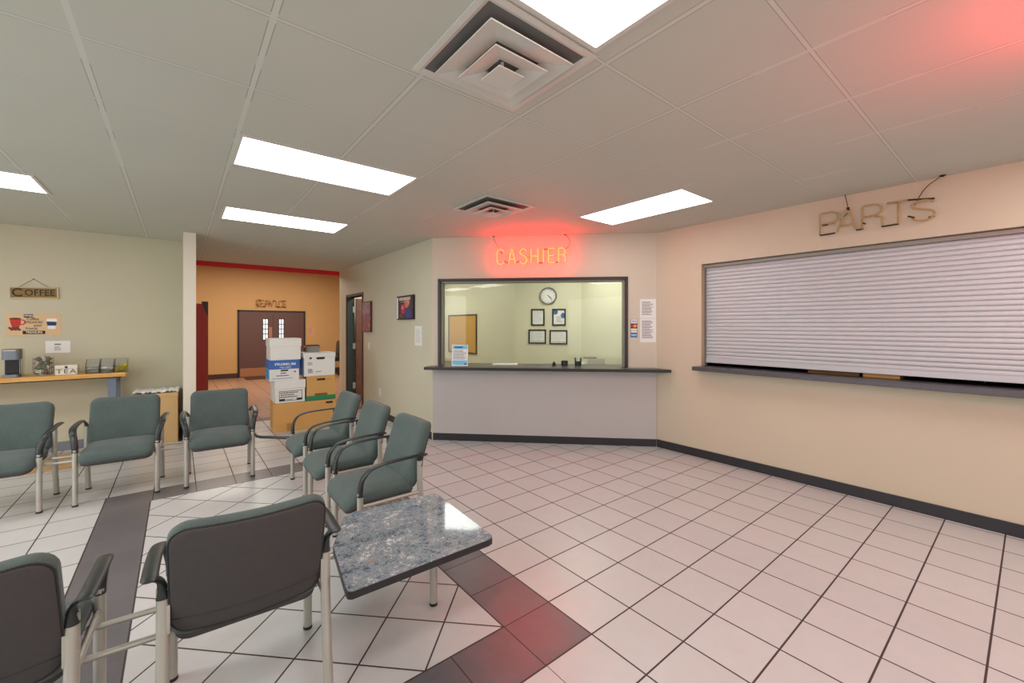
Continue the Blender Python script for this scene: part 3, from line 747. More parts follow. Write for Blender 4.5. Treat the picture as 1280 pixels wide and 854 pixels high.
# clear bins
rk = empty('condiment_bins', (-.68, 7.12, BZ), 0, 'three clear bins with condiment packets at the right end of the bench', 'bin organizer')
for i, (x, cont) in enumerate(((-.125,'white'),(.0,'white'),(.125,'yellow'))):
    bm = BM(); w, t_ = .058, .003
    side = [(-.10,0),(.09,0),(.09,.165),(.0,.165),(-.10,.075)]
    for sx in (-1, 1): prism(bm, side, x+sx*w-.0015, x+sx*w+.0015, Matrix(((0,0,1,0),(1,0,0,0),(0,1,0,0),(0,0,0,1))))
    box(bm, x-w, x+w, -.10, .09, 0, t_); box(bm, x-w, x+w, .087, .09, 0, .165); box(bm, x-w, x+w, -.10, -.097, 0, .06)
    bn = mesh_obj('clear_bin', bm, m_clear, rk)
    bm = BM(); vs = [(-w+.004, -.07, .085), (w-.004, -.07, .085), (w-.004, .01, .165), (-w+.004, .01, .165)]
    q = [bm.verts.new((x+a, b-.0, c)) for a, b, c in vs] ; bm.faces.new(q); r_ = bmesh.ops.solidify(bm, geom=bm.faces[:], thickness=.003)
    mesh_obj('lid', bm, mat('smoky_lid', (198,198,186), .25) , bn)
    bm = BM(); rng = random.Random(i+3)
    for k in range(44):
        a = rng.uniform(0, PI); Mx = Matrix.Translation((x+rng.uniform(-.04,.04), rng.uniform(-.075,.06), .012+rng.uniform(0,.085)*(1 if i == 2 else .6))) @ Matrix.Rotation(a,4,'Z') @ Matrix.Rotation(rng.uniform(-.9,.9),4,'X')
        box(bm, -.026, .026, -.016, .016, -.003, .003, M=Mx)
    o = mesh_obj('packets', bm, mat('yellow_packets', (214,196,40), .6) if cont == 'yellow' else pods[0], bn); o['kind'] = 'stuff'

# wall art around the bench
def wall_sheet(name, M, w, h, m, label, cat, th=.0015, group=None):
    bm = BM(); box(bm, -w/2, w/2, -h/2, h/2, 0, th); o = mesh_obj(name, bm, m); o.matrix_world = M; tag(o, label, cat, group); return o
MI = Matrix.Identity(4)
def wallC(x, z): return frame_M((x, YCF-.002, z), (1,0,0))
o = empty('coffee_sign', (-1.335, YCF-.004, 1.913), 0, 'wooden plank sign lettered COFFEE hanging from a string', 'sign')
Ms = frame_M((0,0,0), (1,0,0))
Mr = Ms @ Matrix.Rotation(R(1.5), 4, 'Z')
bm = BM(); box(bm, -.195, .195, -.067, .067, 0, .016, .002, M=Mr); mesh_obj('plank', bm, m_cream_wood, o)
bm = BM(); box(bm, -.188, .182, -.055, .06, .016, .018, M=Mr); mesh_obj('painted_face', bm, m_signwood, o)
text_mesh('lettering', 'C', .135, m_dink, o, Mr @ Matrix.Translation((-.135,0,.0186)), .0006, sx=.95)
text_mesh('lettering', 'OFFEE', .105, m_dink, o, Mr @ Matrix.Translation((.045,.0,.0186)), .0006, sx=.82, space=1.05)
bm = BM(); sweep(bm, [(-.125,.064,.01),(-.01,.165,.006),(.125,.064,.01)], .002, None, 6, M=Ms); mesh_obj('string', bm, m_wire, o)
bm = BM(); sweep(bm, [(-.01,.166,-.003),(-.01,.166,.012)], .005, None, 8, M=Ms); mesh_obj('nail', bm, m_dink, o)

o = wall_sheet('wall_decal', wallC(-1.34, 1.537), .435, .268, mat('decal_peach', (214,182,142), .7), 'peach wall decal with a red cup, words and a blue-banded cup', 'wall decal')
m_cup = mat('red_print', (188,50,44), .7); m_beans = mat('bean_print', (108,50,36), .7); m_navy = mat('navy_print', (28,52,92), .7)
bm = BM(); prism(bm, [(-.19,.07),(-.10,.07),(-.104,.02),(-.118,-.035),(-.17,-.035),(-.184,.02)], .0015, .0025); pts = arc(-.1,.03,.03,.028,80,-110,8); sweep(bm, [(p[0],p[1],.002) for p in pts], .001, .007, 6, side=(0,0,1)); mesh_obj('red_cup', bm, m_cup, o)
bm = BM(); prism(bm, arc(-.147,.07,.047,.012,0,340,14), .0024, .003)
for k in range(9): prism(bm, arc(-.19+.0095*k, -.036-.012*(k%3), .014, .009, 0, 330, 8), .0016+.0001*k, .0028+.0001*k)
mesh_obj('coffee_beans', bm, m_beans, o)
bm = BM(); prism(bm, [(.105,.075),(.18,.075),(.187,.055),(.172,-.05),(.112,-.05),(.098,.055)], .0015, .0025); mesh_obj('paper_cup', bm, m_paper, o)
bm = BM(); prism(bm, [(.1,.04),(.184,.036),(.178,-.01),(.106,-.01)], .0025, .0032); mesh_obj('cup_band', bm, m_navy, o)
for (wd, sx, yy, sz, hb) in (('With',-.045,.105,.045,1),('Coffee',-.01,.068,.045,0),('TREASURE',-.0,.028,.038,1),('your',.03,-.008,.045,0),('Friends',-.02,-.045,.04,0),('TREASURE',.0,-.09,.04,1)):
    if hb and wd != 'TREASURE' or yy < -.08:
        bm = BM(); wdt = .036 if wd == 'With' else .09; box(bm, sx-wdt, sx+wdt, yy-.021, yy+.019, .0015, .0022); mesh_obj('word_panel', bm, m_dink, o)
        text_mesh('lettering', wd, sz*.85, m_paper, o, Matrix.Translation((sx, yy, .0026)), .0003, sx=.85)
    else: text_mesh('lettering', wd, sz, m_dink, o, Matrix.Translation((sx, yy, .0022)), .0004, sx=.8)
o = wall_sheet('paper_notice', wallC(-1.145, 1.268), .207, .145, m_paper, 'white landscape paper notice taped above the bench', 'notice')
mesh_obj('print', lines_bm(1, -.03, .03, .02, .045, .5), m_dink, o); mesh_obj('print', lines_bm(5, -.03, .035, -.045, .012, .4), m_ink, o)

# carton by the wall end
ct = empty('carton', (-.22, 7.195, 0), R(-2), 'tall open cardboard carton stuffed with white paper, against the coffee wall', 'box')
bm = BM(); w, d, h, t_ = .222, .19, .655, .006
box(bm, -w, w, -d, d, 0, t_); box(bm, -w, w, -d, -d+t_, 0, h); box(bm, -w, w, d-t_, d, 0, h); box(bm, -w, -w+t_, -d, d, 0, h); box(bm, w-t_, w, -d, d, 0, h)
mesh_obj('carton_body', bm, m_card_p, ct)
bm = BM(); box(bm, -w, w, -.003, .003, -.0, .05, M=Matrix.Translation((0,-d-.004,h-.045)) @ Matrix.Rotation(R(-8),4,'X')); mesh_obj('flap', bm, m_card_p, ct)
bm = BM(); g_ = bmesh.ops.create_grid(bm, x_segments=26, y_segments=22, size=1); rng = random.Random(5)
for v in bm.verts: v.co = Vector((v.co.x*(w+.004), v.co.y*(d+.004), h+.02+.03*(rng.random()-.4)))
mesh_obj('crumpled_paper', bm, m_paper, ct)
bm = BM(); box(bm, -.03, .03, -d-.0015, -d, .15, h-.05); mesh_obj('packing_tape', bm, m_card_p, ct)

# ------------------------------------------------------------------ stacked boxes
BA = R(-4)
U = Vector((math.cos(BA), math.sin(BA), 0)); V = Vector((-math.sin(BA), math.cos(BA), 0)); P0 = Vector((1.055, 6.735, 0))
def at(u, v, z): return tuple(P0+U*u+V*v+Vector((0,0,z)))
def file_box(u0, u1, z0, z1, depth, mbody, label, lid=None, lid_h=.07, rot=0, v0=0, flip=False, group='file boxes in the stack'):
    w = u1-u0; h = z1-z0
    t = empty('file_box', at((u0+u1)/2, v0+depth/2, z0), BA+rot, label, 'box', group)
    o = .008 if lid else 0
    a, b = (0, h-.004) if not flip else (.006, h)
    bm = BM(); box(bm, -w/2+o, w/2-o, -depth/2+o, depth/2-o, a, b, .003); body = mesh_obj('box_body', bm, mbody, t)
    if lid:
        a, b = (h-lid_h, h) if not flip else (0, lid_h)
        bm = BM(); box(bm, -w/2, w/2, -depth/2, depth/2, a, b, .004); mesh_obj('lid', bm, lid, t)
    return t, w, h, depth, -depth/2+o
def slot(t, x, z, y, w=.09, h=.026, m=m_neon_black):
    bm = BM(); prism(bm, rrect(w/2, h/2, h*.48, 5), -.001, .002, frame_M((x, y, z), (1,0,0))); mesh_obj('hand_hole', bm, m, t)
def printed(t, x0, x1, z0, z1, y, rows, m=m_ink, gapf=.45):
    mesh_obj('print', lines_bm(rows, x0, x1, z0, z1, gapf, frame_M((0, y, 0), (1,0,0))), m, t)
t, w, h, d, yf = file_box(0, .82, 0, .415, .60, m_card, 'large plain tan cardboard carton at the bottom of the box stack', rot=R(-1), group=None)
bm = BM(); box(bm, -.24, -.18, yf-.0015, yf, 0, .12); mesh_obj('packing_tape', bm, m_tape, t)
bm = BM(); box(bm, -.03, .03, -d/2, d/2, h, h+.0012); mesh_obj('packing_tape', bm, m_tape, t)
slot(t, .33, .37, yf-.001, .1, .03)
t, w, h, d, yf = file_box(.0, .40, .4155, .74, .48, m_wbox, 'white file box with a black-framed label, lowest of the left stack', m_wbox, .12, rot=R(3))
M_ = frame_M((0, yf-.0005, 0), (1,0,0)); bm = BM()
for (a, b, c, e) in ((-.145,.155,.165,.172),(-.145,.155,.028,.034),(-.145,-.139,.03,.17),(.149,.155,.03,.17),(-.14,-.07,.034,.06),(.08,.15,.034,.06)): box(bm, a, b, c, e, 0, .0015, M=M_)
mesh_obj('label_frame', bm, m_dink, t); printed(t, -.13, .14, .07, .16, yf, 3, m_ink, .55); printed(t, -.06, .07, .035, .055, yf, 1)
t, w, h, d, yf = file_box(-.068, .325, .7415, 1.035, .44, m_wbox, 'white carton with a bright blue lid, middle of the left stack', m_blue_ink, .13, rot=R(2))
text_mesh('lettering', 'PREMIUM', .052, m_paper, t, frame_M((.01, -d/2-.0005, h-.062), (1,0,0)), .0008, sx=1.25)
text_mesh('lettering', 'copy paper', .03, m_paper, t, frame_M((.01, -d/2-.0005, h-.102), (1,0,0)), .0008, sx=1.1)
slot(t, -.0, h-.15, yf-.001, .1, .022)
printed(t, -.05, .05, .09, .12, yf, 1, m_ink, .6); printed(t, -.1, .11, .055, .085, yf, 1, m_ink, .5); printed(t, -.16, .14, .02, .04, yf, 1, m_blue_ink, .35)
bm = BM(); box(bm, -w/2+.0065, -w/2+.008, -d/2+.02, d/2-.02, .01, h-.14); mesh_obj('blue_side_print', bm, mat('cyan_print', (70,150,214), .7), t)
bm = BM(); prism(bm, arc(.135,.12,.014,.014,0,330,12), 0, .001, frame_M((0,yf-.0005,0),(1,0,0))); mesh_obj('print', bm, m_ink, t)
t, w, h, d, yf = file_box(-.06, .345, 1.0355, 1.345, .42, m_wbox, 'plain white lidded file box on top of the left stack', m_wbox, .115, rot=R(3))
t, w, h, d, yf = file_box(.418, .826, .4155, .778, .42, m_card, 'tan file box with a green band at its base in the right stack', m_green, .068, flip=True)
slot(t, .0, h-.055, yf-.001, .12, .03); slot(t, -.0, .085, yf-.001, .18, .03, m_card_d)
printed(t, .07, .16, h-.07, h-.055, yf, 1, m_card_d, .3)
t, w, h, d, yf = file_box(.369, .816, .779, 1.125, .40, m_wbox, 'white lidded file box on top of the right stack', m_wbox, .065, rot=R(4))
slot(t, .01, h-.085, yf-.001, .12, .032); printed(t, -.17, -.09, .09+.07, .21, yf, 2); printed(t, -.165, -.09, .045, .11, yf, 5, m_ink, .6); printed(t, -.06, .02, .05, .075, yf, 1)
bm = BM(); prism(bm, arc(-.13,h-.08,.018,.016,0,330,12), 0, .001, frame_M((0,yf-.0005,0),(1,0,0))); mesh_obj('print', bm, m_dink, t)
bm = BM(); box(bm, -w/2+.0065, -w/2+.008, -d/2+.02, d/2-.02, .01, h-.08); mesh_obj('blue_side_print', bm, mat('pale_blue_print', (140,164,206), .7), t)
# grey basket on that box
gb = empty('plastic_basket', at(.53, .2, 1.1252), BA, 'small grey basket with orange handles on the right-hand white box', 'basket')
bm = BM(); box(bm, -.07, .07, -.07, .07, 0, .004)
for (a, b, c, e) in ((-.085,.085,-.085,-.08),(-.085,.085,.08,.085),(-.085,-.08,-.08,.08),(.08,.085,-.08,.08)): box(bm, a, b, c, e, 0, .1)
mesh_obj('basket_body', bm, mat('grey_plastic', (132,126,120), .6), gb)
bm = BM(); box(bm, -.092, .092, -.092, -.084, .098, .108); box(bm, -.092, .092, .084, .092, .098, .108); box(bm, -.092,-.084,-.084,.084,.098,.108); box(bm, .084,.092,-.084,.084,.098,.108); mesh_obj('rim', bm, m_dink, gb)
for s in (-1, 1):
    bm = BM(); sweep(bm, smooth_path([(s*.088,-.03,.1),(s*.105,-.025,.075),(s*.106,.025,.075),(s*.088,.03,.1)], 4), .008, None, 8); mesh_obj('handle', bm, mat('orange_plastic', (226,120,70), .5), gb, True)

# ------------------------------------------------------------------ hall objects
rc = empty('red_cabinet', (.12, 10.3, 0), 0, 'tall red metal cabinet beyond the cream wall end', 'cabinet')
bm = BM(); box(bm, -.32, .33, -.3, .3, .03, 1.96, .004); mesh_obj('cabinet_body', bm, mat('red_cabinet_paint', (178,58,50), .5), rc)
bm = BM(); box(bm, -.3, .31, -.28, .28, 0, .03); mesh_obj('plinth', bm, m_black, rc)
bm = BM(); prism(bm, [(.22,2.0),(.33,2.0),(.33,1.68)], 0, .004, frame_M((0,-.3005,0),(1,0,0))); mesh_obj('black_wedge', bm, m_black, rc)  # flat black triangle at the cabinet's upper right front corner
oc = empty('office_chair', (3.72, 13.75, 0), R(90), 'black swivel office chair at the far right of the peach hall', 'office chair')
bm = BM(); pad(bm, .24, .24, .08, [(.1,-.04),(.01,-.03),(0,0),(.02,.035),(.1,.045),(.2,.045)], lambda x,y,h: (x,y,.47+h)); mesh_obj('seat', bm, m_arm, oc, True)
bm = BM(); pad(bm, .22, .3, .1, [(.1,-.03),(.01,-.02),(0,0),(.02,.03),(.1,.035),(.2,.035)], lambda x,y,h: (x,-.24+h-.08*y,.78+y)); mesh_obj('backrest', bm, m_arm, oc, True)
bm = BM(); cyl(bm, (0,0,.08), (0,0,.44), .03); mesh_obj('column', bm, m_black, oc)
bm = BM(); cyl(bm, (0,-.2,.44), (0,-.27,.6), .02); mesh_obj('back_bracket', bm, m_black, oc)
for k in range(5):
    a = 2*PI*k/5; bm = BM(); cyl(bm, (0,0,.1), (.29*math.cos(a), .29*math.sin(a), .07), .024, 10, .016); l = mesh_obj('leg', bm, m_black, oc)
    bm = BM(); cyl(bm, (.29*math.cos(a)-.012, .29*math.sin(a), .03), (.29*math.cos(a)+.012, .29*math.sin(a), .03), .03, 14); mesh_obj('caster', bm, m_foot, l)
for s in (-1, 1):
    bm = BM(); sweep(bm, smooth_path([(s*.2,.0,.45),(s*.29,.0,.48),(s*.3,-.02,.6),(s*.3,.0,.67)], 4), .018, None, 8); box(bm, s*.3-.035, s*.3+.035, -.13, .14, .66, .69, .008); mesh_obj('armrest', bm, m_arm, oc)
o = wall_sheet('wall_poster', frame_M((3.36, HY-.003, 1.39), (1,0,0)), .2, .27, mat('faded_pink_paper', (208,160,132), .8), 'faded pink paper posted beside the distant double doors', 'poster')
mesh_obj('print', lines_bm(5, -.08, .08, -.11, .11, .4), mat('pink_ink', (190,110,96), .8), o)
bm = BM(); box(bm, -.5, .5, -.3, .3, 0, .012, .004); o = mesh_obj('door_mat', bm, mat('dark_mat', (70,48,36), .95, bump=.4), None, loc=(2.0, 14.2, 0)); tag(o, 'dark door mat in front of the distant double doors', 'mat')

# ------------------------------------------------------------------ things on the office-door wall
def wallD(y, z): return frame_M((XD-.002, y, z), (0,-1,0))
def canvas(y0, y1, z0, z1, label, frame_m, art_m):
    w, h = y1-y0, z1-z0
    bm = BM(); box(bm, -w/2, w/2, -h/2, h/2, 0, .035, .002); o = mesh_obj('wall_picture', bm, frame_m); o.matrix_world = wallD((y0+y1)/2, (z0+z1)/2); tag(o, label, 'picture')
    bm = BM(); box(bm, -w/2+.01, w/2-.012, -h/2+.012, h/2-.012, .035, .0362); mesh_obj('artwork', bm, art_m, o); return o, w, h
def art_mat(name, stops, sc):
    g = N(name); f = g.noise(sc, 5, .65, g.obj(), 1.2); g.link(g.ramp(f, stops), g.b.inputs['Base Color']); g.b.inputs['Roughness'].default_value = .5; return g.m
o, w, h = canvas(7.26, 7.66, 1.42, 1.965, 'narrow dark-red framed picture with a purple sky, beside the open door', mat('maroon_frame', (92,34,28), .5), art_mat('sunset_art', [(.3, lin((110,50,40))), (.45, lin((176,104,84))), (.55, lin((112,92,130))), (.66, lin((206,150,120)))], 9))
bm = BM(); box(bm, -w/2+.02, w/2-.02, .05, h/2-.02, .0363, .0368); mesh_obj('painted_sky', bm, art_mat('purple_sky', [(.35, lin((128,104,140))), (.65, lin((190,156,158)))], 8), o)
o, w, h = canvas(5.56, 6.13, 1.62, 1.975, 'dark canvas picture with pink and blue rounded shapes and a white left border', mat('dark_canvas', (40,28,30), .5), art_mat('collage_art', [(.32, lin((36,26,34))), (.46, lin((84,62,70))), (.56, lin((52,44,70))), (.68, lin((130,104,98)))], 12))
bm = BM(); box(bm, -w/2+.012, -w/2+.06, -h/2+.015, h/2-.02, .0363, .037); mesh_obj('white_border', bm, m_paper, o)
for (x, y, r_, c) in ((-.05,-.02,.075,(190,50,84)),(.07,.06,.07,(206,120,104)),(-.06,.0,.03,(226,130,150)),(.13,-.09,.1,(62,74,140)),(.14,.07,.04,(214,140,120)),(-.08,-.12,.035,(104,84,40))):
    bm = BM(); prism(bm, arc(x, y, r_, min(r_,.075), 0, 345, 20), .0363, .0368+abs(x)*.004); mesh_obj('painted_shape', bm, mat('paint_dab', c, .6, var=.25, scale=30), o)
mesh_obj('title_strokes', lines_bm(1, -.18, .22, .1, .16, .75, ragged=.05), mat('cream_print', (206,196,176), .6), o)
mesh_obj('title_strokes', lines_bm(1, -.12, .18, .075, .095, .6, ragged=.05), mat('cream_print', (186,170,160), .6), o)
for oo in o.children:
    if oo.name.startswith('title_strokes'): oo.location = (0,0,.0365)
o = wall_sheet('paper_notice', wallD(5.455, 1.385), .225, .278, m_paper, 'white portrait paper notice near the corner below the dark canvas', 'notice')
mesh_obj('print', lines_bm(9, -.08, .08, -.1, .1, .3), mat('pale_ink', (190,188,184), .8), o)
o = wall_sheet('light_switch', wallD(7.42, 1.17), .08, .125, m_paper, 'white light switch plate below the narrow red picture', 'light switch', .006)
bm = BM(); box(bm, -.014, .014, -.03, .03, .006, .012, .002); mesh_obj('rocker', bm, m_paper, o)
o = wall_sheet('power_outlet', wallD(6.9, .40), .075, .12, m_paper, 'white power outlet low on the office-door wall', 'outlet', .006)
for yy in (-.028, .028):
    bm = BM(); prism(bm, rrect(.016, .018, .008, 4), .006, .008, Matrix.Translation((0,yy,0))); mesh_obj('socket', bm, m_white, o)

# ------------------------------------------------------------------ cashier wall items
def wallS(s, z, d=.002): return MC @ Matrix.Translation((s, z, d))
o = wall_sheet('paper_notice', wallS(2.805, 1.59), .197, .547, m_paper, 'tall white printed notice between the cashier window and the corner', 'notice')
mesh_obj('print', lines_bm(13, -.075, .07, .07, .245, .5), m_ink, o); mesh_obj('print', lines_bm(16, -.075, .07, -.225, .005, .5), m_ink, o)
bm = BM(); box(bm, -.095, .095, .028, .03, .0015, .002); mesh_obj('page_break', bm, m_ink, o)
cd = wall_sheet('card_sticker', wallS(2.632, 1.494), .082, .233, m_dink, 'strip of four payment card logos beside the window frame', 'sticker')
for i, c in enumerate(((222,224,232),(30,28,44),(228,226,224),(54,120,190))):
    bm = BM(); z = .0875-.0583*i; box(bm, -.037, .037, z-.026, z+.026, .0015, .0022); mesh_obj('card_logo', bm, mat('card_print', c, .5), cd)
for (x, c) in ((-.014,(206,30,36)),(.014,(244,150,50))):
    bm = BM(); prism(bm, arc(x, .0292, .02, .02, 0, 345, 20), .0022, .0026+x*.01); mesh_obj('logo_disc', bm, mat('logo_disc', c, .5), cd)
text_mesh('lettering', 'VISA', .03, m_navy, cd, Matrix.Translation((0,.0875,.0026)), .0003)
text_mesh('lettering', 'DISCOVER', .0155, m_dink, cd, Matrix.Translation((0,-.029,.0026)), .0003, sx=.9)
text_mesh('lettering', 'AMEX', .026, m_paper, cd, Matrix.Translation((0,-.0875,.0026)), .0003)

ah = empty('sign_holder', tuple(MC @ Vector((.385, .993, .045))), math.atan2(ES.y, ES.x), 'clear stand holding a light-blue bordered sheet on the left end of the counter', 'sign holder')
Ml = frame_M((0,0,0), (1,0,0)) @ Matrix.Rotation(R(-5), 4, 'X')
bm = BM(); box(bm, -.112, .112, 0, .285, -.003, .003, M=Ml); mesh_obj('holder', bm, m_clear, ah)
bm = BM(); box(bm, -.112, .112, -.05, .03, 0, .003); mesh_obj('foot', bm, m_clear, ah)
bm = BM(); box(bm, -.108, .108, .004, .281, .0032, .0042, M=Ml); mesh_obj('sheet', bm, m_paper, ah)
m_sky = mat('sky_blue_print', (120,196,228), .6)
bm = BM(); box(bm, -.098, .1, .225, .272, .0042, .0048, M=Ml); mesh_obj('blue_band', bm, m_sky, ah)
bm = BM(); box(bm, -.098, .1, .014, .075, .0042, .0048, M=Ml); mesh_obj('blue_band', bm, m_sky, ah)
mesh_obj('print', lines_bm(1, -.075, .08, .235, .262, .6, Ml, .0054), m_navy, ah); mesh_obj('print', lines_bm(9, -.09, .095, .085, .215, .4, Ml, .005), m_ink, ah)
bm = BM(); box(bm, .06, .09, .02, .036, .0048, .0054, M=Ml); mesh_obj('print', bm, m_navy, ah)

# behind the glass
def onC(s, d, z): return tuple(MC @ Vector((s, z, d)))
CA = math.atan2(ES.y, ES.x)
def cup(s, d, r, h, m, label):
    bm = BM(); lathe(bm, [(r*.9,0),(r,.004),(r,h),(r*.9,h),(r*.86,.01)], 18); o = auto_smooth(mesh_obj('desk_cup', bm, m)); o.location = onC(s, d, .9925); tag(o, label, 'cup'); return o
cup(1.76, -.2, .045, .065, m_kd, 'low black cup behind the glass, left of the clear-topped one')
o = cup(1.94, -.22, .045, .055, m_kd, 'black cup with a clear rim behind the glass, nearest the white printer')
bm = BM(); lathe(bm, [(.046,.05),(.05,.105),(.047,.105),(.043,.05)], 18); mesh_obj('clear_rim', bm, m_clear, o)
bm = BM(); prism(bm, [(-.03,0),(.03,0),(.01,.05),(-.01,.05)], -.02, .02, frame_M((0,0,0),(1,0,0))); o = mesh_obj('tape_dispenser', bm, m_kd); o.location = onC(1.62, -.2, .9925); o.rotation_euler = (0,0,CA); tag(o, 'small black desk stamp behind the glass', 'stamp')
bm = BM(); box(bm, -.17, .17, -.1, .1, 0, .012); o = mesh_obj('paper_pad', bm, m_paper); o.location = onC(.95, -.25, .9925); o.rotation_euler = (0,0,CA+.1); tag(o, 'white paper pad lying behind the cashier glass', 'paper')
dk = empty('office_desk', onC(1.95, -1.05, 0), CA, 'pale desk behind the cashier glass carrying the white printer', 'desk')
bm = BM(); box(bm, -.5, .5, -.35, .35, .86, .9, .004); mesh_obj('desk_top', bm, m_white, dk)
for sx in (-1, 1):
    for sy in (-1, 1):
        bm = BM(); box(bm, sx*.46-.02, sx*.46+.02, sy*.31-.02, sy*.31+.02, 0, .86); mesh_obj('leg', bm, m_grey_metal, dk)
pr = empty('printer', onC(2.2, -.93, .9005), CA+R(12), 'white desktop printer behind the right of the cashier glass', 'printer')
bm = BM(); box(bm, -.17, .17, -.14, .14, 0, .075, .01); mesh_obj('printer_body', bm, m_white, pr)
bm = BM(); prism(bm, [(-.14,.075),(.14,.075),(.14,.1),(-.14,.14)], -.13, .13, Matrix(((0,0,1,0),(1,0,0,0),(0,1,0,0),(0,0,0,1))) ); o = mesh_obj('scanner_lid', bm, m_white, pr)
bm = BM(); box(bm, -.12, .06, .03, .12, .13, .15); mesh_obj('paper_tray', bm, m_grey_metal, pr)
bm = BM(); box(bm, .02, .12, -.142, -.139, .03, .06); mesh_obj('control_panel', bm, m_kd, pr)
# clock and frames on the angled office wall
AO = Vector((4.77, 5.88, 0)); ME = frame_M(AO, (Vector((5.61,5.04,0))-AO).normalized())
ck = empty('wall_clock', tuple(ME @ Vector((.60, 2.067, .002))), 0, 'round silver wall clock on the office wall behind the glass', 'clock')
MK = Matrix.Translation(-ck.location) @ ME @ Matrix.Translation((.60, 2.067, .002))
bm = BM(); lathe(bm, [(.12,0),(.153,.004),(.155,.03),(.145,.045),(.128,.04),(.126,.022)], 40, MK); auto_smooth(mesh_obj('clock_rim', bm, m_grey_metal, ck))
bm = BM(); lathe(bm, [(.05,.022),(.127,.0235)], 40, MK); mesh_obj('dial', bm, m_paper, ck)
for k in range(12):
    pass
bm = BM()
for k in range(12):
    box(bm, -.004, .004, .095, .115, .0236, .0246, M=MK @ Matrix.Rotation(2*PI*k/12,4,'Z'))
mesh_obj('hour_marks', bm, m_ink, ck)
for (ang, L_) in ((-136,.095),(-128,.06)):
    bm = BM(); box(bm, -.005, .005, -.02, L_, .026, .028, M=MK @ Matrix.Rotation(R(ang),4,'Z')); mesh_obj('clock_hand', bm, m_dink, ck)
for (cx_, w, cz, h, lab, kind) in ((.412,.243,1.682,.302,'black-framed portrait certificate, upper left of the four behind the glass',0),(.79,.243,1.683,.302,'black-framed portrait sheet with blue corners, upper right of the four behind the glass',1),(.401,.318,1.335,.258,'black-framed landscape certificate, lower left of the four behind the glass',2),(.78,.318,1.325,.258,'black-framed landscape certificate, lower right of the four behind the glass',3)):
    pf = empty('picture_frame', tuple(ME @ Vector((cx_, cz, .001))), 0, lab, 'framed certificate', 'framed certificates in the office')
    Mf = Matrix.Translation(-pf.location) @ ME @ Matrix.Translation((cx_, cz, .001)); f = .026
    bm = BM()
    for (a, b, c, e) in ((-w/2, w/2, h/2-f, h/2), (-w/2, w/2, -h/2, -h/2+f), (-w/2, -w/2+f, -h/2+f, h/2-f), (w/2-f, w/2, -h/2+f, h/2-f)): box(bm, a, b, c, e, 0, .018, M=Mf)
    mesh_obj('frame', bm, m_black, pf)
    bm = BM(); box(bm, -w/2+f, w/2-f, -h/2+f, h/2-f, .002, .006, M=Mf); mesh_obj('sheet', bm, m_paper, pf)
    if kind == 1:
        for (x, y) in ((-w/2+f+.03, h/2-f-.03), (w/2-f-.02, .03)):
            bm = BM(); prism(bm, [(max(-w/2+f, min(w/2-f, p[0])), max(-h/2+f, min(h/2-f, p[1]))) for p in arc(x, y, .045, .05, 0, 345, 18)], .006, .007, Mf); mesh_obj('blue_corner', bm, m_blue_ink, pf)
        mesh_obj('print', lines_bm(4, -.05, .06, -.09, .02, .3, Mf @ Matrix.Translation((0,0,.0065))), m_ink, pf)
    else: mesh_obj('print', lines_bm(7, -w/2+f+.02, w/2-f-.02, -h/2+f+.03, h/2-f-.02, .22, Mf @ Matrix.Translation((0,0,.006))), mat('pale_print', (176,184,190), .8), pf)
    if kind >= 2:
        bm = BM(); box(bm, -w/2+f+.01, w/2-f-.01, -h/2+f+.015, -h/2+f+.022, .006, .0065, M=Mf); mesh_obj('print', bm, m_ink, pf)
# cork board
kb = empty('cork_board', (4.768, 7.68, 1.362), 0, 'cork notice board with a dark frame on the office wall behind the glass', 'notice board')
Mb = frame_M((0,0,0), (0,-1,0)); bm = BM(); w, h, f = 1.13, .82, .022
for (a, b, c, e) in ((-w/2, w/2, h/2-f, h/2), (-w/2, w/2, -h/2, -h/2+f), (-w/2, -w/2+f, -h/2+f, h/2-f), (w/2-f, w/2, -h/2+f, h/2-f)): box(bm, a, b, c, e, 0, .022, M=Mb)
mesh_obj('frame', bm, m_brownframe, kb)
bm = BM(); box(bm, -w/2+f, w/2-f, -h/2+f, h/2-f, .002, .01, M=Mb); mesh_obj('cork_panel', bm, m_cork, kb)
cr = empty('wooden_credenza', (4.5, 7.95, 0), 0, 'low brown wooden cabinet below the cork board behind the glass', 'cabinet')
bm = BM(); box(bm, -.25, .25, -.45, .55, .05, .68); mesh_obj('cabinet_body', bm, m_doorwood, cr)
bm = BM(); box(bm, -.27, .26, -.47, .57, .68, .74, .004); mesh_obj('cabinet_top', bm, wood_material('chestnut', (132,82,34), (158,104,50)), cr)
for k in (0, 1):
    bm = BM(); box(bm, -.262, -.25, -.44+k*.5, .03+k*.5, .07, .66); dd = mesh_obj('door', bm, m_doorwood, cr)
    bm = BM(); cyl(bm, (-.262, -.02+k*.14, .4), (-.28, -.02+k*.14, .4), .012, 10); mesh_obj('knob', bm, m_chrome, dd)
bm = BM(); box(bm, -.23, .23, -.43, .53, 0, .05); mesh_obj('plinth', bm, m_black, cr)

# ------------------------------------------------------------------ lights, world, camera
def area(name, loc, rot, sx, sy, power, col, spread=None):
    l = bpy.data.lights.new(name, 'AREA'); l.shape = 'RECTANGLE'; l.size = sx; l.size_y = sy; l.energy = power; l.color = col
    if spread: l.spread = spread
    o = bpy.data.objects.new(name, l); C.objects.link(o); o.location = loc; o.rotation_euler = rot; return o
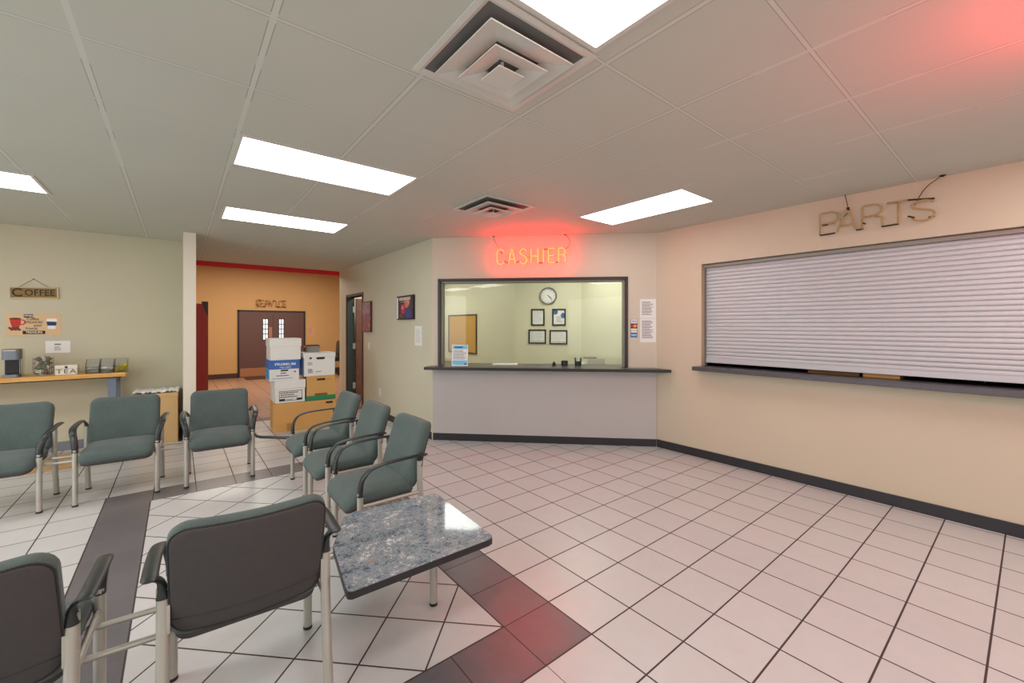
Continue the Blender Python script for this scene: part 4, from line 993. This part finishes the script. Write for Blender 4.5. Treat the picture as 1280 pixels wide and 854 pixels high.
# further ceiling lights of the same room, behind and beside the camera
for i, (x, y) in enumerate(((.9,-1.0),(3.65,-.6),(-2.0,.9),(-2.0,3.0),(-3.6,5.2),(-3.6,1.0),(3.65,-2.6))):
    pw = 34 if i in (3, 4) else 20
    area('lamp_ceiling', (x, y, H-.02), (0,0,0), 1.15, .55, pw, (1,.99,.97))
# daylight from the shop windows left and behind
area('lamp_window_left', (-5.0, 2.2, 1.5), (0, -PI/2, 0), 2.2, 5.0, 115, (.84,.93,1))
area('lamp_window_behind', (-.5, -3.5, 1.5), (PI/2, 0, 0), 5.0, 2.0, 50, (.93,.97,1))
# unseen fill lamps added to brighten the office; warm hall light

area('lamp_office_fill', (3.6, 8.0, H-.02), (0,0,0), .6, .6, 26, (1,1,.95))
area('lamp_office_fill', (4.75, 4.3, H-.02), (0,0,R(45)), .9, .5, 24, (1,1,.95))
area('lamp_hall', (1.8, 11.8, 3.3), (0,0,0), 3.5, 2.5, 190, (1,.92,.80))
# second red neon sign out of view on the right
l = bpy.data.lights.new('lamp_neon', 'POINT'); l.energy = 30; l.color = (1,.02,.04); l.shadow_soft_size = .12
o = bpy.data.objects.new('lamp_neon', l); C.objects.link(o); o.location = (2.45, -.35, 2.36)

w = bpy.data.worlds.new('World'); bpy.context.scene.world = w; w.use_nodes = True
w.node_tree.nodes['Background'].inputs[0].default_value = (.8,.88,1,1); w.node_tree.nodes['Background'].inputs[1].default_value = .3

cam = bpy.data.cameras.new('camera'); co = bpy.data.objects.new('camera', cam); C.objects.link(co)
cam.sensor_width = 36; cam.lens = 36*521.94/1280; cam.shift_y = -(427-408.37)/1280; cam.clip_start = .05
co.location = (0, 0, 1.515); co.rotation_euler = (PI/2, 0, -.673933)
sc = bpy.context.scene; sc.camera = co
sc.view_settings.view_transform = 'Standard'; sc.view_settings.look = 'None'; sc.view_settings.exposure = .07
sc.cycles.use_denoising = True; sc.cycles.max_bounces = 10; sc.cycles.diffuse_bounces = 6; sc.cycles.transparent_max_bounces = 16
sc.cycles.sample_clamp_indirect = 6
